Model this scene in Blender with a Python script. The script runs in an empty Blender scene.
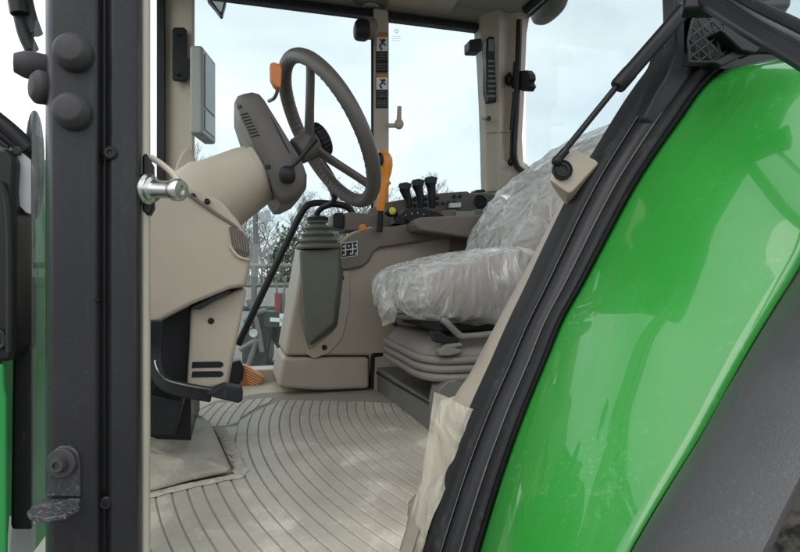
import bpy, math, random
from mathutils import Vector as V, Matrix
from mathutils import noise as mnoise
random.seed(7)
S = bpy.context.scene
COL = S.collection
TH = math.radians(16.0); CT, ST = math.cos(TH), math.sin(TH)
F = 580.0; H = 1.62; FLOOR = H - .39

# ------------------------------------------------------------------ rays: a picture point at a known distance
def ray(px, py):
    u = (px-400)/F; v = (276-py)/F
    return V((u*CT+ST, -u*ST+CT, v))
def PY(px, py, y):
    d = ray(px, py); return V((0, 0, H)) + d*(y/d.y)
def PX(px, py, x):
    d = ray(px, py); return V((0, 0, H)) + d*(x/d.x)
def PZ(px, py, z):
    d = ray(px, py); return V((0, 0, H)) + d*((z-H)/d.z)
def PD(px, py, dd):
    return V((0, 0, H)) + ray(px, py)*dd

# ------------------------------------------------------------------ mesh builder
def spline(pts, n=8, closed=False):
    pts = [V(p) for p in pts]; out = []
    m = len(pts)
    if m < 3 and not closed:
        return [pts[0].lerp(pts[-1], i/n) for i in range(n+1)]
    rng = range(m) if closed else range(m-1)
    for i in rng:
        if closed:
            p0, p1, p2, p3 = pts[(i-1) % m], pts[i], pts[(i+1) % m], pts[(i+2) % m]
        else:
            p1, p2 = pts[i], pts[i+1]
            p0 = pts[i-1] if i > 0 else p1*2-p2
            p3 = pts[i+2] if i+2 < m else p2*2-p1
        for k in range(n):
            t = k/n
            out.append(.5*((2*p1)+(p2-p0)*t+(2*p0-5*p1+4*p2-p3)*t*t+(3*p1-p0-3*p2+p3)*t**3))
    if not closed: out.append(pts[-1])
    return out

class MB:
    def __init__(s): s.v = []; s.f = []; s.m = []
    def add(s, vs, fs, mi=0):
        b = len(s.v); s.v += [V(x) for x in vs]
        for f in fs: s.f.append([b+i for i in f]); s.m.append(mi)
        return s
    def prism(s, pts, vec, mi=0, top=None):
        n = len(pts); vec = V(vec)
        a = [V(p) for p in pts]; b = top if top else [p+vec for p in a]
        fs = [list(range(n))[::-1], [n+i for i in range(n)]]
        fs += [[i, (i+1) % n, n+(i+1) % n, n+i] for i in range(n)]
        return s.add(a+b, fs, mi)
    def box(s, lo, hi, mi=0):
        x0, y0, z0 = lo; x1, y1, z1 = hi
        return s.prism([(x0, y0, z0), (x1, y0, z0), (x1, y1, z0), (x0, y1, z0)], (0, 0, z1-z0), mi)
    def obox(s, c, ax, ay, az, mi=0):
        c, ax, ay, az = V(c), V(ax), V(ay), V(az)
        return s.prism([c-ax-ay-az, c+ax-ay-az, c+ax+ay-az, c-ax+ay-az], az*2, mi)
    def loft(s, rings, mi=0, closed=True, caps=True):
        n = len(rings[0]); vs = [p for r in rings for p in r]; fs = []
        for k in range(len(rings)-1):
            for i in range(n if closed else n-1):
                j = (i+1) % n
                fs.append([k*n+i, k*n+j, (k+1)*n+j, (k+1)*n+i])
        if caps and closed:
            fs.append(list(range(n))[::-1]); fs.append([(len(rings)-1)*n+i for i in range(n)])
        return s.add(vs, fs, mi)
    def tube(s, pts, r, n=12, mi=0, sm=6, closed=False):
        p = spline(pts, sm, closed) if sm else [V(q) for q in pts]
        if not isinstance(r, (list, tuple)): rr = [r]*len(p)
        else:
            rr = []
            for i in range(len(p)):
                t = i/(len(p)-1)*(len(r)-1); k = min(int(t), len(r)-2); rr.append(r[k]+(r[k+1]-r[k])*(t-k))
        rings = []; up = None
        for i, q in enumerate(p):
            if closed: t = p[(i+1) % len(p)]-p[i-1]
            else: t = p[min(i+1, len(p)-1)]-p[max(i-1, 0)]
            t.normalize()
            if up is None:
                up = V((0, 0, 1)) if abs(t.z) < .9 else V((1, 0, 0))
            a = t.cross(up); a.normalize(); b = a.cross(t); up = b
            rings.append([q+(a*math.cos(2*math.pi*k/n)+b*math.sin(2*math.pi*k/n))*rr[i] for k in range(n)])
        if closed: return s.loft(rings+[rings[0]], mi, True, False)
        return s.loft(rings, mi)
    def lathe(s, prof, o, ax, n=28, mi=0):
        # prof: (radius, height along the axis)
        o = V(o); ax = V(ax).normalized()
        a = ax.orthogonal().normalized(); b = ax.cross(a)
        return s.loft([[o+ax*h+(a*math.cos(2*math.pi*k/n)+b*math.sin(2*math.pi*k/n))*max(r, 1e-5) for k in range(n)] for r, h in prof], mi)
    def grid(s, rows, mi=0):
        n = len(rows[0])
        return s.add([p for r in rows for p in r], [[k*n+i, k*n+i+1, (k+1)*n+i+1, (k+1)*n+i] for k in range(len(rows)-1) for i in range(n-1)], mi)
    def ell(s, c, rx, ry, rz, n=20, m=12, mi=0, pw=1.0):
        c = V(c); rings = []
        sg = lambda x: math.copysign(abs(x)**pw, x)
        for i in range(m+1):
            a = -math.pi/2+math.pi*i/m
            rings.append([c+V((rx*sg(math.cos(a))*sg(math.cos(2*math.pi*k/n)), ry*sg(math.cos(a))*sg(math.sin(2*math.pi*k/n)), rz*sg(math.sin(a)))) for k in range(n)])
        return s.loft(rings, mi)
    def build(s, name, mats, parent=None, bev=0, seg=3, sharp=40, sub=0, solid=0, label=None):
        me = bpy.data.meshes.new(name)
        lo = V([min(p[i] for p in s.v) for i in range(3)]); hi = V([max(p[i] for p in s.v) for i in range(3)])
        c = (lo+hi)/2
        me.from_pydata([p-c for p in s.v], [], s.f); me.validate()
        if not isinstance(mats, (list, tuple)): mats = [mats]
        for m in mats: me.materials.append(m)
        if len(me.polygons) == len(s.m):
            for p, mi in zip(me.polygons, s.m): p.material_index = mi
        import bmesh
        bm = bmesh.new(); bm.from_mesh(me)
        bmesh.ops.remove_doubles(bm, verts=bm.verts, dist=1e-5)
        bmesh.ops.recalc_face_normals(bm, faces=bm.faces); bm.to_mesh(me); bm.free()
        for p in me.polygons: p.use_smooth = True
        me.set_sharp_from_angle(angle=math.radians(sharp))
        o = bpy.data.objects.new(name, me); COL.objects.link(o)
        place(o, c, parent)
        if solid:
            md = o.modifiers.new('solid', 'SOLIDIFY'); md.thickness = solid; md.offset = 0
        if bev:
            md = o.modifiers.new('bevel', 'BEVEL'); md.width = bev; md.segments = seg; md.limit_method = 'ANGLE'; md.angle_limit = math.radians(35); md.harden_normals = True
        if sub:
            md = o.modifiers.new('sub', 'SUBSURF'); md.levels = sub; md.render_levels = sub
        if label: o['label'] = label
        return o
WP = {}
def place(o, world, parent):
    WP[o.name] = V(world)
    if parent:
        o.parent = parent; o.location = V(world)-WP[parent.name]
    else: o.location = world
def empty(name, loc, parent=None):
    o = bpy.data.objects.new(name, None); COL.objects.link(o); o.empty_display_size = .1
    place(o, V(loc), parent); return o
def tag(o, label=None, cat=None, group=None, kind=None):
    if label: o['label'] = label
    if cat: o['category'] = cat
    if group: o['group'] = group
    if kind: o['kind'] = kind
    return o

# ------------------------------------------------------------------ materials
def nt(name):
    m = bpy.data.materials.new(name); m.use_nodes = True
    t = m.node_tree; t.nodes.clear(); o = t.nodes.new('ShaderNodeOutputMaterial')
    return m, t, o
def N(t, k, **kw):
    n = t.nodes.new(k)
    for a, b in kw.items():
        if a.startswith('i_'): n.inputs[a[2:].replace('_', ' ')].default_value = b
        else: setattr(n, a, b)
    return n
def L(t, a, b): t.links.new(a, b)
def ramp(t, src, stops):
    r = t.nodes.new('ShaderNodeValToRGB'); e = r.color_ramp.elements
    while len(e) < len(stops): e.new(.5)
    for x, (p, c) in zip(e, stops):
        x.position = p; x.color = (c, c, c, 1) if isinstance(c, (int, float)) else (*c, 1)
    L(t, src, r.inputs[0]); return r.outputs[0]
def mixc(t, fac, a, b):
    m = t.nodes.new('ShaderNodeMix'); m.data_type = 'RGBA'
    for s, x in ((0, fac), (6, a), (7, b)):
        if isinstance(x, (int, float)): m.inputs[s].default_value = x
        elif isinstance(x, tuple): m.inputs[s].default_value = (*x, 1)
        else: L(t, x, m.inputs[s])
    return m.outputs[2]
def mat(name, col, rough=.5, metal=0, coat=0, spec=.5, var=.12, vs=6, grain=0, gs=900, dirt=0, dcol=(.4, .37, .32), ds=14, dlo=.55, streak=None, rv=.15, speck=0, sk=160, scol=None):
    m, t, o = nt(name)
    p = N(t, 'ShaderNodeBsdfPrincipled'); L(t, p.outputs[0], o.inputs[0])
    tc = N(t, 'ShaderNodeTexCoord'); co = tc.outputs['Object']
    n1 = N(t, 'ShaderNodeTexNoise', i_Scale=vs, i_Detail=6, i_Roughness=.6); L(t, co, n1.inputs['Vector'])
    c = mixc(t, ramp(t, n1.outputs[0], [(.3, 0), (.7, 1)]), tuple(x*(1-var) for x in col), tuple(min(1, x*(1+var)) for x in col))
    rr = ramp(t, n1.outputs[0], [(.3, max(0, rough-rv)), (.75, min(1, rough+rv))])
    if dirt:
        mp = N(t, 'ShaderNodeMapping'); L(t, co, mp.inputs[0])
        if streak: mp.inputs['Scale'].default_value = streak
        n2 = N(t, 'ShaderNodeTexNoise', i_Scale=ds, i_Detail=8, i_Roughness=.72, i_Distortion=.6); L(t, mp.outputs[0], n2.inputs['Vector'])
        df = ramp(t, n2.outputs[0], [(dlo, 0), (min(1, dlo+.2), dirt)])
        c = mixc(t, df, c, dcol)
        ma = N(t, 'ShaderNodeMath', operation='ADD', use_clamp=True); L(t, rr, ma.inputs[0]); L(t, df, ma.inputs[1]); rr = ma.outputs[0]
    if speck:
        n4 = N(t, 'ShaderNodeTexNoise', i_Scale=sk, i_Detail=5, i_Roughness=.75); L(t, co, n4.inputs['Vector'])
        n5 = N(t, 'ShaderNodeTexNoise', i_Scale=8, i_Detail=3); L(t, co, n5.inputs['Vector'])
        mu = N(t, 'ShaderNodeMath', operation='MULTIPLY'); L(t, ramp(t, n4.outputs[0], [(.56, 0), (.66, speck)]), mu.inputs[0]); L(t, ramp(t, n5.outputs[0], [(.35, .15), (.65, 1)]), mu.inputs[1])
        c = mixc(t, mu.outputs[0], c, scol or dcol)
    L(t, c, p.inputs['Base Color']); L(t, rr, p.inputs['Roughness'])
    p.inputs['Metallic'].default_value = metal; p.inputs['Specular IOR Level'].default_value = spec
    p.inputs['Coat Weight'].default_value = coat; p.inputs['Coat Roughness'].default_value = .04
    if grain:
        n3 = N(t, 'ShaderNodeTexNoise', i_Scale=gs, i_Detail=2); L(t, co, n3.inputs['Vector'])
        b = N(t, 'ShaderNodeBump', i_Strength=grain, i_Distance=.001); L(t, n3.outputs[0], b.inputs['Height']); L(t, b.outputs[0], p.inputs['Normal'])
    return m

BEIGE = mat('beige_plastic', (.44, .375, .305), .5, grain=.35, gs=1100, dirt=.4, dcol=(.50, .45, .38), ds=8, dlo=.5, var=.08, vs=3, speck=.12, sk=240)
BEIGE_L = mat('light_beige_trim', (.52, .47, .385), .5, grain=.2, var=.08, dirt=.35, dcol=(.6, .56, .5), ds=12)
PALE = mat('pale_headliner', (.30, .275, .24), .8, grain=.4, var=.05)
TAUPE = mat('taupe_plastic', (.175, .145, .122), .5, grain=.3, var=.06)
TAUPE_D = mat('dark_taupe_plastic', (.108, .096, .087), .45, grain=.3, var=.08)
BOOT = mat('grey_rubber', (.135, .138, .112), .6, grain=.2, var=.06)
BLACK = mat('black_plastic', (.012, .012, .014), .4, spec=.3, grain=.2, dirt=.12, ds=30, dlo=.6)
RUBBER = mat('black_rubber', (.016, .016, .019), .6, spec=.3, grain=.3, dirt=.3, dcol=(.16, .16, .16), ds=40, dlo=.55, streak=(1, 1, .3))
POST = mat('charcoal_powdercoat', (.021, .021, .025), .36, spec=.28, grain=.15, dirt=.22, dcol=(.15, .14, .13), ds=18, dlo=.58, streak=(1.5, 1.5, .15), var=.08, speck=.13, sk=260)
BUMPER = mat('bumper_rubber', (.034, .032, .035), .65, grain=.3, var=.1)
FLARE = mat('grey_flare_plastic', (.066, .065, .069), .5, grain=.5, gs=500, dirt=.22, dcol=(.22, .21, .21), ds=22, dlo=.56, var=.1, streak=(1, .5, 1), speck=.2, sk=180, scol=(.28, .27, .27))
STEEL = mat('zinc_steel', (.62, .62, .6), .25, metal=1, var=.1)
GREYM = mat('grey_painted_metal', (.15, .143, .13), .5, dirt=.4, ds=16, dlo=.54, var=.1)
SUSP = mat('grey_bellows', (.175, .16, .143), .55, grain=.2, var=.08, dirt=.2)
ORANGE = mat('orange_plastic', (.80, .27, .02), .35, var=.05)
ORANGE_D = mat('burnt_orange_plastic', (.60, .19, .04), .4, var=.05)
YELLOW = mat('yellow_plastic', (.75, .65, .05), .4)
WHITE = mat('white_print', (.75, .75, .73), .5, var=.03)
RED = mat('red_paint', (.28, .04, .035), .4)
GREENP = mat('hood_green', (.035, .27, .075), .5, coat=.0, spec=.15, var=.05)
BAREZEL = mat('grey_bezel', (.27, .28, .27), .4, var=.04)
SCREEN = mat('dark_screen', (.10, .13, .13), .10, var=.05, spec=.8)
TYRE = mat('dusty_tyre', (.03, .03, .03), .85, dirt=.9, dcol=(.23, .21, .18), ds=25, dlo=.42)
DARKM = mat('dark_machine_paint', (.03, .032, .035), .5, dirt=.3)
LIGHTM = mat('pale_machine_paint', (.5, .5, .47), .5, dirt=.3)
CONC = mat('concrete_wall', (.42, .41, .38), .9, dirt=.3, dcol=(.35, .34, .3))
FABRIC = mat('seat_fabric', (.17, .12, .10), .95, grain=.6, gs=260, var=.3, vs=90)
HOODP = mat('light_grey_paint', (.42, .42, .44), .35, var=.06)

# glossy green fender paint with dust smears and fine scratches
def green_paint():
    m = mat('green_fender_paint', (.027, .29, .037), .32, coat=1.0, var=.05, vs=3)
    t = m.node_tree; p = [n for n in t.nodes if n.type == 'BSDF_PRINCIPLED'][0]
    co = [n for n in t.nodes if n.type == 'TEX_COORD'][0].outputs['Object']
    src = p.inputs['Base Color'].links[0].from_socket
    n1 = N(t, 'ShaderNodeTexNoise', i_Scale=60, i_Detail=6, i_Roughness=.7, i_Distortion=1.2); L(t, co, n1.inputs['Vector'])
    n2 = N(t, 'ShaderNodeTexNoise', i_Scale=7, i_Detail=3); L(t, co, n2.inputs['Vector'])
    a = ramp(t, n1.outputs[0], [(.55, 0), (.70, 1)]); b = ramp(t, n2.outputs[0], [(.42, 0), (.68, .35)])
    mu = N(t, 'ShaderNodeMath', operation='MULTIPLY'); L(t, a, mu.inputs[0]); L(t, b, mu.inputs[1])
    c = mixc(t, mu.outputs[0], src, (.34, .55, .34)); L(t, c, p.inputs['Base Color'])
    n7 = N(t, 'ShaderNodeTexNoise', i_Scale=260, i_Detail=2); L(t, co, n7.inputs['Vector'])
    m7 = N(t, 'ShaderNodeMath', operation='MULTIPLY'); L(t, ramp(t, n7.outputs[0], [(.66, 0), (.74, .45)]), m7.inputs[0]); L(t, ramp(t, n2.outputs[0], [(.46, .05), (.68, 1)]), m7.inputs[1])
    c = mixc(t, m7.outputs[0], c, (.45, .62, .42)); L(t, c, p.inputs['Base Color'])
    bn = N(t, 'ShaderNodeTexNoise', i_Scale=5, i_Detail=2); L(t, co, bn.inputs['Vector'])
    bp = N(t, 'ShaderNodeBump', i_Strength=.12, i_Distance=.01); L(t, bn.outputs[0], bp.inputs['Height']); L(t, bp.outputs[0], p.inputs['Coat Normal'])
    cr = ramp(t, mu.outputs[0], [(0, .02), (.5, .35)]); L(t, cr, p.inputs['Coat Roughness'])
    return m
FENDER = green_paint()

def glass(name, tint, dust, graz=.35):
    m, t, o = nt(name)
    tr = N(t, 'ShaderNodeBsdfTransparent'); tr.inputs[0].default_value = (*tint, 1)
    gl = N(t, 'ShaderNodeBsdfGlossy'); gl.inputs['Roughness'].default_value = .01
    df = N(t, 'ShaderNodeBsdfDiffuse'); df.inputs[0].default_value = (.75, .78, .78, 1)
    lw = N(t, 'ShaderNodeLayerWeight'); lw.inputs[0].default_value = .5
    pw = N(t, 'ShaderNodeMath', operation='POWER'); L(t, lw.outputs['Facing'], pw.inputs[0]); pw.inputs[1].default_value = 5
    fr = N(t, 'ShaderNodeMath', operation='MULTIPLY_ADD', use_clamp=True); L(t, pw.outputs[0], fr.inputs[0]); fr.inputs[1].default_value = graz; fr.inputs[2].default_value = .035
    co = N(t, 'ShaderNodeTexCoord').outputs['Object']
    n1 = N(t, 'ShaderNodeTexNoise', i_Scale=5, i_Detail=7, i_Roughness=.7); L(t, co, n1.inputs['Vector'])
    d = ramp(t, n1.outputs[0], [(.35, dust*.5), (.8, dust*1.7)])
    a = N(t, 'ShaderNodeMixShader'); L(t, d, a.inputs[0]); L(t, tr.outputs[0], a.inputs[1]); L(t, df.outputs[0], a.inputs[2])
    b = N(t, 'ShaderNodeMixShader'); L(t, fr.outputs[0], b.inputs[0]); L(t, a.outputs[0], b.inputs[1]); L(t, gl.outputs[0], b.inputs[2])
    L(t, b.outputs[0], o.inputs[0]); return m
GLASS = glass('tinted_cab_glass', (.80, .855, .86), .02)
GLASS_L = glass('clear_windscreen_glass', (.93, .975, .955), .02, .05)

def film(name, col, lo, hi):
    m, t, o = nt(name)
    co = N(t, 'ShaderNodeTexCoord').outputs['Object']
    ds = N(t, 'ShaderNodeTexNoise', i_Scale=6, i_Detail=3); L(t, co, ds.inputs['Vector'])
    va = N(t, 'ShaderNodeVectorMath', operation='MULTIPLY_ADD'); L(t, ds.outputs['Color'], va.inputs[0]); va.inputs[1].default_value = (.10, .10, .10); L(t, co, va.inputs[2])
    def ridges(rot, sc, k):
        mp = N(t, 'ShaderNodeMapping'); L(t, va.outputs[0], mp.inputs[0]); mp.inputs['Rotation'].default_value = rot; mp.inputs['Scale'].default_value = sc
        v = N(t, 'ShaderNodeTexVoronoi', feature='DISTANCE_TO_EDGE', i_Scale=k); L(t, mp.outputs[0], v.inputs['Vector'])
        return v.outputs['Distance']
    r1 = ridges((.2, .5, .3), (1.6, .5, .45), 26); r2 = ridges((.9, -.4, 1.1), (1.5, .5, .6), 17)
    def folds(rot, sc, k, w_):
        mp = N(t, 'ShaderNodeMapping'); L(t, va.outputs[0], mp.inputs[0]); mp.inputs['Rotation'].default_value = rot; mp.inputs['Scale'].default_value = sc
        n_ = N(t, 'ShaderNodeTexNoise', i_Scale=k, i_Detail=3, i_Roughness=.55); L(t, mp.outputs[0], n_.inputs['Vector'])
        d_ = N(t, 'ShaderNodeMath', operation='SUBTRACT'); L(t, n_.outputs[0], d_.inputs[0]); d_.inputs[1].default_value = .5
        a_ = N(t, 'ShaderNodeMath', operation='ABSOLUTE'); L(t, d_.outputs[0], a_.inputs[0])
        return ramp(t, a_.outputs[0], [(0, w_), (.012, w_*.35), (.06, 0)])
    e1 = folds((.1, .6, .2), (3.2, .9, .35), 9, .8); e2 = folds((.3, -.5, .9), (3.4, .8, .4), 7, .9)
    ms = N(t, 'ShaderNodeTexNoise', i_Scale=6, i_Detail=2); L(t, co, ms.inputs['Vector'])
    mk = ramp(t, ms.outputs[0], [(.40, .1), (.60, 1)])
    ad = N(t, 'ShaderNodeMath', operation='MAXIMUM'); L(t, e1, ad.inputs[0]); L(t, e2, ad.inputs[1])
    mu = N(t, 'ShaderNodeMath', operation='MULTIPLY'); L(t, ad.outputs[0], mu.inputs[0]); L(t, mk, mu.inputs[1])
    b0 = N(t, 'ShaderNodeBump', i_Strength=.25, i_Distance=.012); L(t, ramp(t, r1, [(0, 1), (.3, 0)]), b0.inputs['Height'])
    bp = N(t, 'ShaderNodeBump', i_Strength=.3, i_Distance=.012); L(t, ramp(t, r2, [(0, 1), (.3, 0)]), bp.inputs['Height']); L(t, b0.outputs[0], bp.inputs['Normal'])
    tr = N(t, 'ShaderNodeBsdfTransparent'); tr.inputs[0].default_value = (.93, .94, .93, 1)
    p = N(t, 'ShaderNodeBsdfPrincipled'); p.inputs['Base Color'].default_value = (*col, 1); p.inputs['Roughness'].default_value = .18; p.inputs['Specular IOR Level'].default_value = .9
    L(t, bp.outputs[0], p.inputs['Normal'])
    lw = N(t, 'ShaderNodeLayerWeight'); lw.inputs[0].default_value = .45
    mf = N(t, 'ShaderNodeMath', operation='MULTIPLY_ADD', use_clamp=True); L(t, lw.outputs['Facing'], mf.inputs[0]); mf.inputs[1].default_value = .4; mf.inputs[2].default_value = lo
    mm = N(t, 'ShaderNodeMath', operation='MULTIPLY_ADD', use_clamp=True); L(t, mu.outputs[0], mm.inputs[0]); mm.inputs[1].default_value = hi; L(t, mf.outputs[0], mm.inputs[2])
    mx = N(t, 'ShaderNodeMixShader'); L(t, mm.outputs[0], mx.inputs[0]); L(t, tr.outputs[0], mx.inputs[1]); L(t, p.outputs[0], mx.inputs[2])
    L(t, mx.outputs[0], o.inputs[0]); return m
FILM = film('clear_plastic_film', (.94, .94, .92), .22, .5)
FILM_D = film('dusty_plastic_film', (.60, .56, .47), .45, .25)

def mat_floor():
    m = mat('ribbed_mat_rubber', (.46, .42, .36), .5, grain=.4, gs=350, var=.16, vs=7, dirt=.9, dcol=(.76, .71, .62), ds=7, dlo=.52, rv=.12, speck=.55, sk=110)
    return m
MATR = mat_floor()
MATD = mat('groove_shade_dust', (.30, .275, .235), .8, dirt=.6, dcol=(.36, .33, .28), ds=9, dlo=.55)  # groove shade put into the darker mat base colour; lighter patches are dust

# ------------------------------------------------------------------ world, sun, camera
w = bpy.data.worlds.new('World'); S.world = w; w.use_nodes = True
t = w.node_tree; t.nodes.clear()
out = N(t, 'ShaderNodeOutputWorld'); bg = N(t, 'ShaderNodeBackground')
sky = N(t, 'ShaderNodeTexSky'); sky.sky_type = 'NISHITA'; sky.sun_disc = False
SUN_EL, SUN_AZ = math.radians(48), math.radians(215)
sky.sun_elevation = SUN_EL; sky.sun_rotation = SUN_AZ
co = N(t, 'ShaderNodeTexCoord').outputs['Generated']
mp = N(t, 'ShaderNodeMapping'); L(t, co, mp.inputs[0]); mp.inputs['Scale'].default_value = (1, 1, 2.6)
n1 = N(t, 'ShaderNodeTexNoise', i_Scale=2.2, i_Detail=7, i_Roughness=.5, i_Distortion=.3); L(t, mp.outputs[0], n1.inputs['Vector'])
cl = ramp(t, n1.outputs[0], [(.32, (7.4, 7.9, 8.3)), (.52, (9.6, 9.9, 10.1)), (.70, (12.0, 12.1, 12.1))])
L(t, mixc(t, .9, sky.outputs[0], cl), bg.inputs[0]); bg.inputs[1].default_value = .1
L(t, bg.outputs[0], out.inputs[0])
sl = bpy.data.lights.new('sun', 'SUN'); sl.energy = .6; sl.angle = math.radians(45); sl.color = (1, .96, .9)
so = bpy.data.objects.new('sun', sl); COL.objects.link(so)
sd = V((math.sin(SUN_AZ)*math.cos(SUN_EL), math.cos(SUN_AZ)*math.cos(SUN_EL), math.sin(SUN_EL)))
so.rotation_euler = sd.to_track_quat('Z', 'Y').to_euler(); so.location = sd*30
cd = bpy.data.cameras.new('camera'); cam = bpy.data.objects.new('camera', cd); COL.objects.link(cam)
cam.location = (0, 0, H); cam.rotation_euler = (math.pi/2, 0, -TH)
cd.sensor_width = 36; cd.lens = 36*F/800; cd.clip_start = .02; cd.clip_end = 3000
S.camera = cam
S.render.resolution_x = 1024; S.render.resolution_y = 707
S.view_settings.view_transform = 'Standard'; S.view_settings.look = 'None'; S.view_settings.exposure = .7; S.view_settings.gamma = 1

# ------------------------------------------------------------------ setting
def gravel():
    m, t, o = nt('grey_gravel')
    p = N(t, 'ShaderNodeBsdfPrincipled'); p.inputs['Roughness'].default_value = .9; L(t, p.outputs[0], o.inputs[0])
    co = N(t, 'ShaderNodeTexCoord').outputs['Object']
    a = N(t, 'ShaderNodeTexNoise', i_Scale=.35, i_Detail=6); L(t, co, a.inputs['Vector'])
    v = N(t, 'ShaderNodeTexVoronoi', i_Scale=45); L(t, co, v.inputs['Vector'])
    c1 = mixc(t, ramp(t, a.outputs[0], [(.35, 0), (.65, 1)]), (.20, .19, .175), (.30, .29, .27))
    c2 = mixc(t, ramp(t, v.outputs['Color'], [(.1, 0), (.9, .6)]), c1, (.10, .10, .095))
    L(t, c2, p.inputs['Base Color'])
    b = N(t, 'ShaderNodeBump', i_Strength=.8, i_Distance=.02); L(t, v.outputs['Distance'], b.inputs['Height']); L(t, b.outputs[0], p.inputs['Normal'])
    return m
g = MB(); g.grid([[V((x, y, 0)) for x in (-900, -60, 60, 900)] for y in (-900, -60, 60, 900)])
tag(g.build('ground', gravel()), kind='structure')

# ------------------------------------------------------------------ THE TRACTOR
T = empty('tractor', (.5, 1.5, 0))
tag(T, 'green tractor with its cab door open on a beige interior and glossy rear fender', 'tractor')

YS = .75   # plane of the left door opening
YR = 2.30  # plane of the right cab side
CB = .0

# --- front door post (left A post)
def vpost(prof, z0, z1, mb=None, mi=0):
    mb = mb or MB(); mb.prism([V((x, y, z0)) for x, y in prof], (0, 0, z1-z0), mi); return mb
def xy(px, y):
    p = PY(px, 276, y); return (p.x, p.y)
prof = [xy(47, .84), xy(45.5, .79), xy(46.5, .765), xy(49, .752), xy(53, .747), xy(74, .744), xy(95, .746), xy(99, .75), xy(101, .762), xy(104, .766), xy(107, .764), xy(109.5, .754), xy(112, .751), xy(126, .752), xy(137, .756), xy(140, .762), xy(141, .775), xy(141, .84)]
post = vpost(prof, .35, H+1.05).build('front_door_post', POST, T, bev=.0025, seg=2, sharp=50)
s = vpost([xy(139.5, .80), xy(140.7, .778), xy(145, .776), xy(149.5, .782), xy(150.5, .80), xy(150.5, .83), xy(139.5, .83)], .9, H+1.05)
s.build('door_seal', BEIGE_L, post, bev=.003)
def bumper(p, ax, r, h):
    m = MB(); m.lathe([(0, -.02), (r*.96, -.02), (r*.98, 0), (r, .004), (r, h*.45), (r*.96, h*.62), (r*.74, h*.9), (r*.68, h*.97), (r*.6, h), (0, h*1.02)], p, ax, 36)
    return m.build('rubber_bumper', BUMPER, post, sharp=50)
k = .745/F*1.0
bumper(PY(75, 54.5, .746), (-.10, -1, .06), .0212, .020)
bumper(PY(74, 113, .746), (-.10, -1, .06), .0208, .020)
bumper(PY(44, 88, .775), (-.85, -.5, 0), .0195, .014)
bumper(PY(41, 67, .80), (-1, -.3, 0), .0165, .028)
def screw(p, ax, r, par, m1=BLACK):
    m = MB(); m.lathe([(0, -.006), (r, -.006), (r, .001), (r*.75, .003), (r*.72, .004), (r*.42, .004), (r*.4, .0015), (0, .0015)], p, ax, 18)
    return m.build('screw', m1, par, sharp=30)
screw(PY(110.5, 153, .7515), (0, -1, 0), .0085, post)
screw(PY(106, 503, .7545), (0, -1, 0), .0078, post)
screw(PY(98, 300, .748), (0, -1, 0), .0025, post)
# lower hinge bracket: upright tab with bolt, shelf bent outwards
m = MB()
up = [PY(a, b, .741) for a, b in ((50, 462), (53, 451), (60, 446), (70, 446), (78, 452), (80.5, 462), (80.5, 497), (46, 497))]
m.prism(up, (0, .006, 0))
z = PY(60, 499, .741).z
sh = [PZ(a, b, z) for a, b in ((80.5, 498), (79, 507), (66, 514.5), (45, 518), (30, 515.5), (27, 511), (31, 507), (44, 498))]
m.prism(sh, (0, 0, -.006))
br = m.build('hinge_bracket', mat('dusty_bracket', (.03, .03, .035), .45, dirt=.3, dcol=(.30, .29, .28), ds=60, dlo=.5, speck=.8, sk=220, scol=(.45, .44, .42)), post, bev=.0018)
m = MB(); c = PY(62, 463, .741)
m.lathe([(0, 0), (.0165, 0), (.0165, .003), (.0155, .004), (.009, .004), (.0085, .011), (.0075, .013), (.004, .013), (.004, .010), (0, .010)], c, (-.25, -1, .05), 30)
m.build('bolt', BUMPER, post, sharp=30)
# striker pin and its plate
m = MB(); m.prism([PY(a, b, .775) for a, b in ((142, 155), (146, 152), (153, 165), (153.5, 208), (149, 216), (142, 211))], (0, .02, 0))
m.build('striker_plate', BLACK, post, bev=.003)
m = MB(); c0 = PY(147, 189, .773); ax = (PY(183, 190, .742)-c0).normalized(); sc = (PY(183, 190, .742)-c0).length
m.lathe([(0, -.01), (.018, -.01), (.019, 0), (.019, .004), (.0155, .006), (.0155, .010), (.0115, .012), (.0105, .016), (.0105, sc*.68), (.0125, sc*.72), (.0135, sc*.78), (.0135, sc*.93), (.012, sc*.97), (.006, sc*.98), (.0055, sc*.93), (0, sc*.93)], c0, ax, 28)
m.build('striker_pin', STEEL, post, sharp=35)
m = MB()
m.tube([PY(150, 157, .79), PY(160, 163, .79), PY(172, 173, .785), PY(180, 184, .78)], .004, 8)
m.build('striker_cable', BEIGE_L, post)

# --- windscreen and its frame
ws = spline([(-.212, .80, 0), (-.30, 1.02, 0), (-.372, 1.5, 0), (-.345, 2.0, 0), (-.262, 2.315, 0)], 8)
m = MB(); m.grid([[V((p.x, p.y, z)) for p in ws] for z in (.55, 1.2, 1.8, H+1.08)])
m.build('windscreen', GLASS_L, T)
m = MB()
m.prism([V((p.x, p.y, H+1.06)) for p in ws]+[V((p.x+.07, p.y, H+1.06)) for p in ws[::-1]], (0, 0, .06))
m.build('windscreen_rail', BLACK, T)

# --- right front pillar
pil = vpost([xy(163, 2.29), xy(194, 2.25), xy(195, 2.32), xy(168, 2.36)], FLOOR, H+1.12).build('front_pillar', BEIGE, T, bev=.012)
s = vpost([xy(156.5, 2.25), xy(165, 2.25), xy(166, 2.285), xy(157, 2.285)], FLOOR, H+1.12)
s.build('pillar_seal', BLACK, pil, bev=.004)
m = MB(); m.prism([PY(a, b, 2.17) for a, b in ((172, 192), (173, 176), (177, 162), (182, 152), (187, 147), (191, 149), (195, 158), (198, 170), (202, 192))], (0, .07, 0))
m.build('pillar_cover', BEIGE, pil, bev=.022, seg=5)
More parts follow.
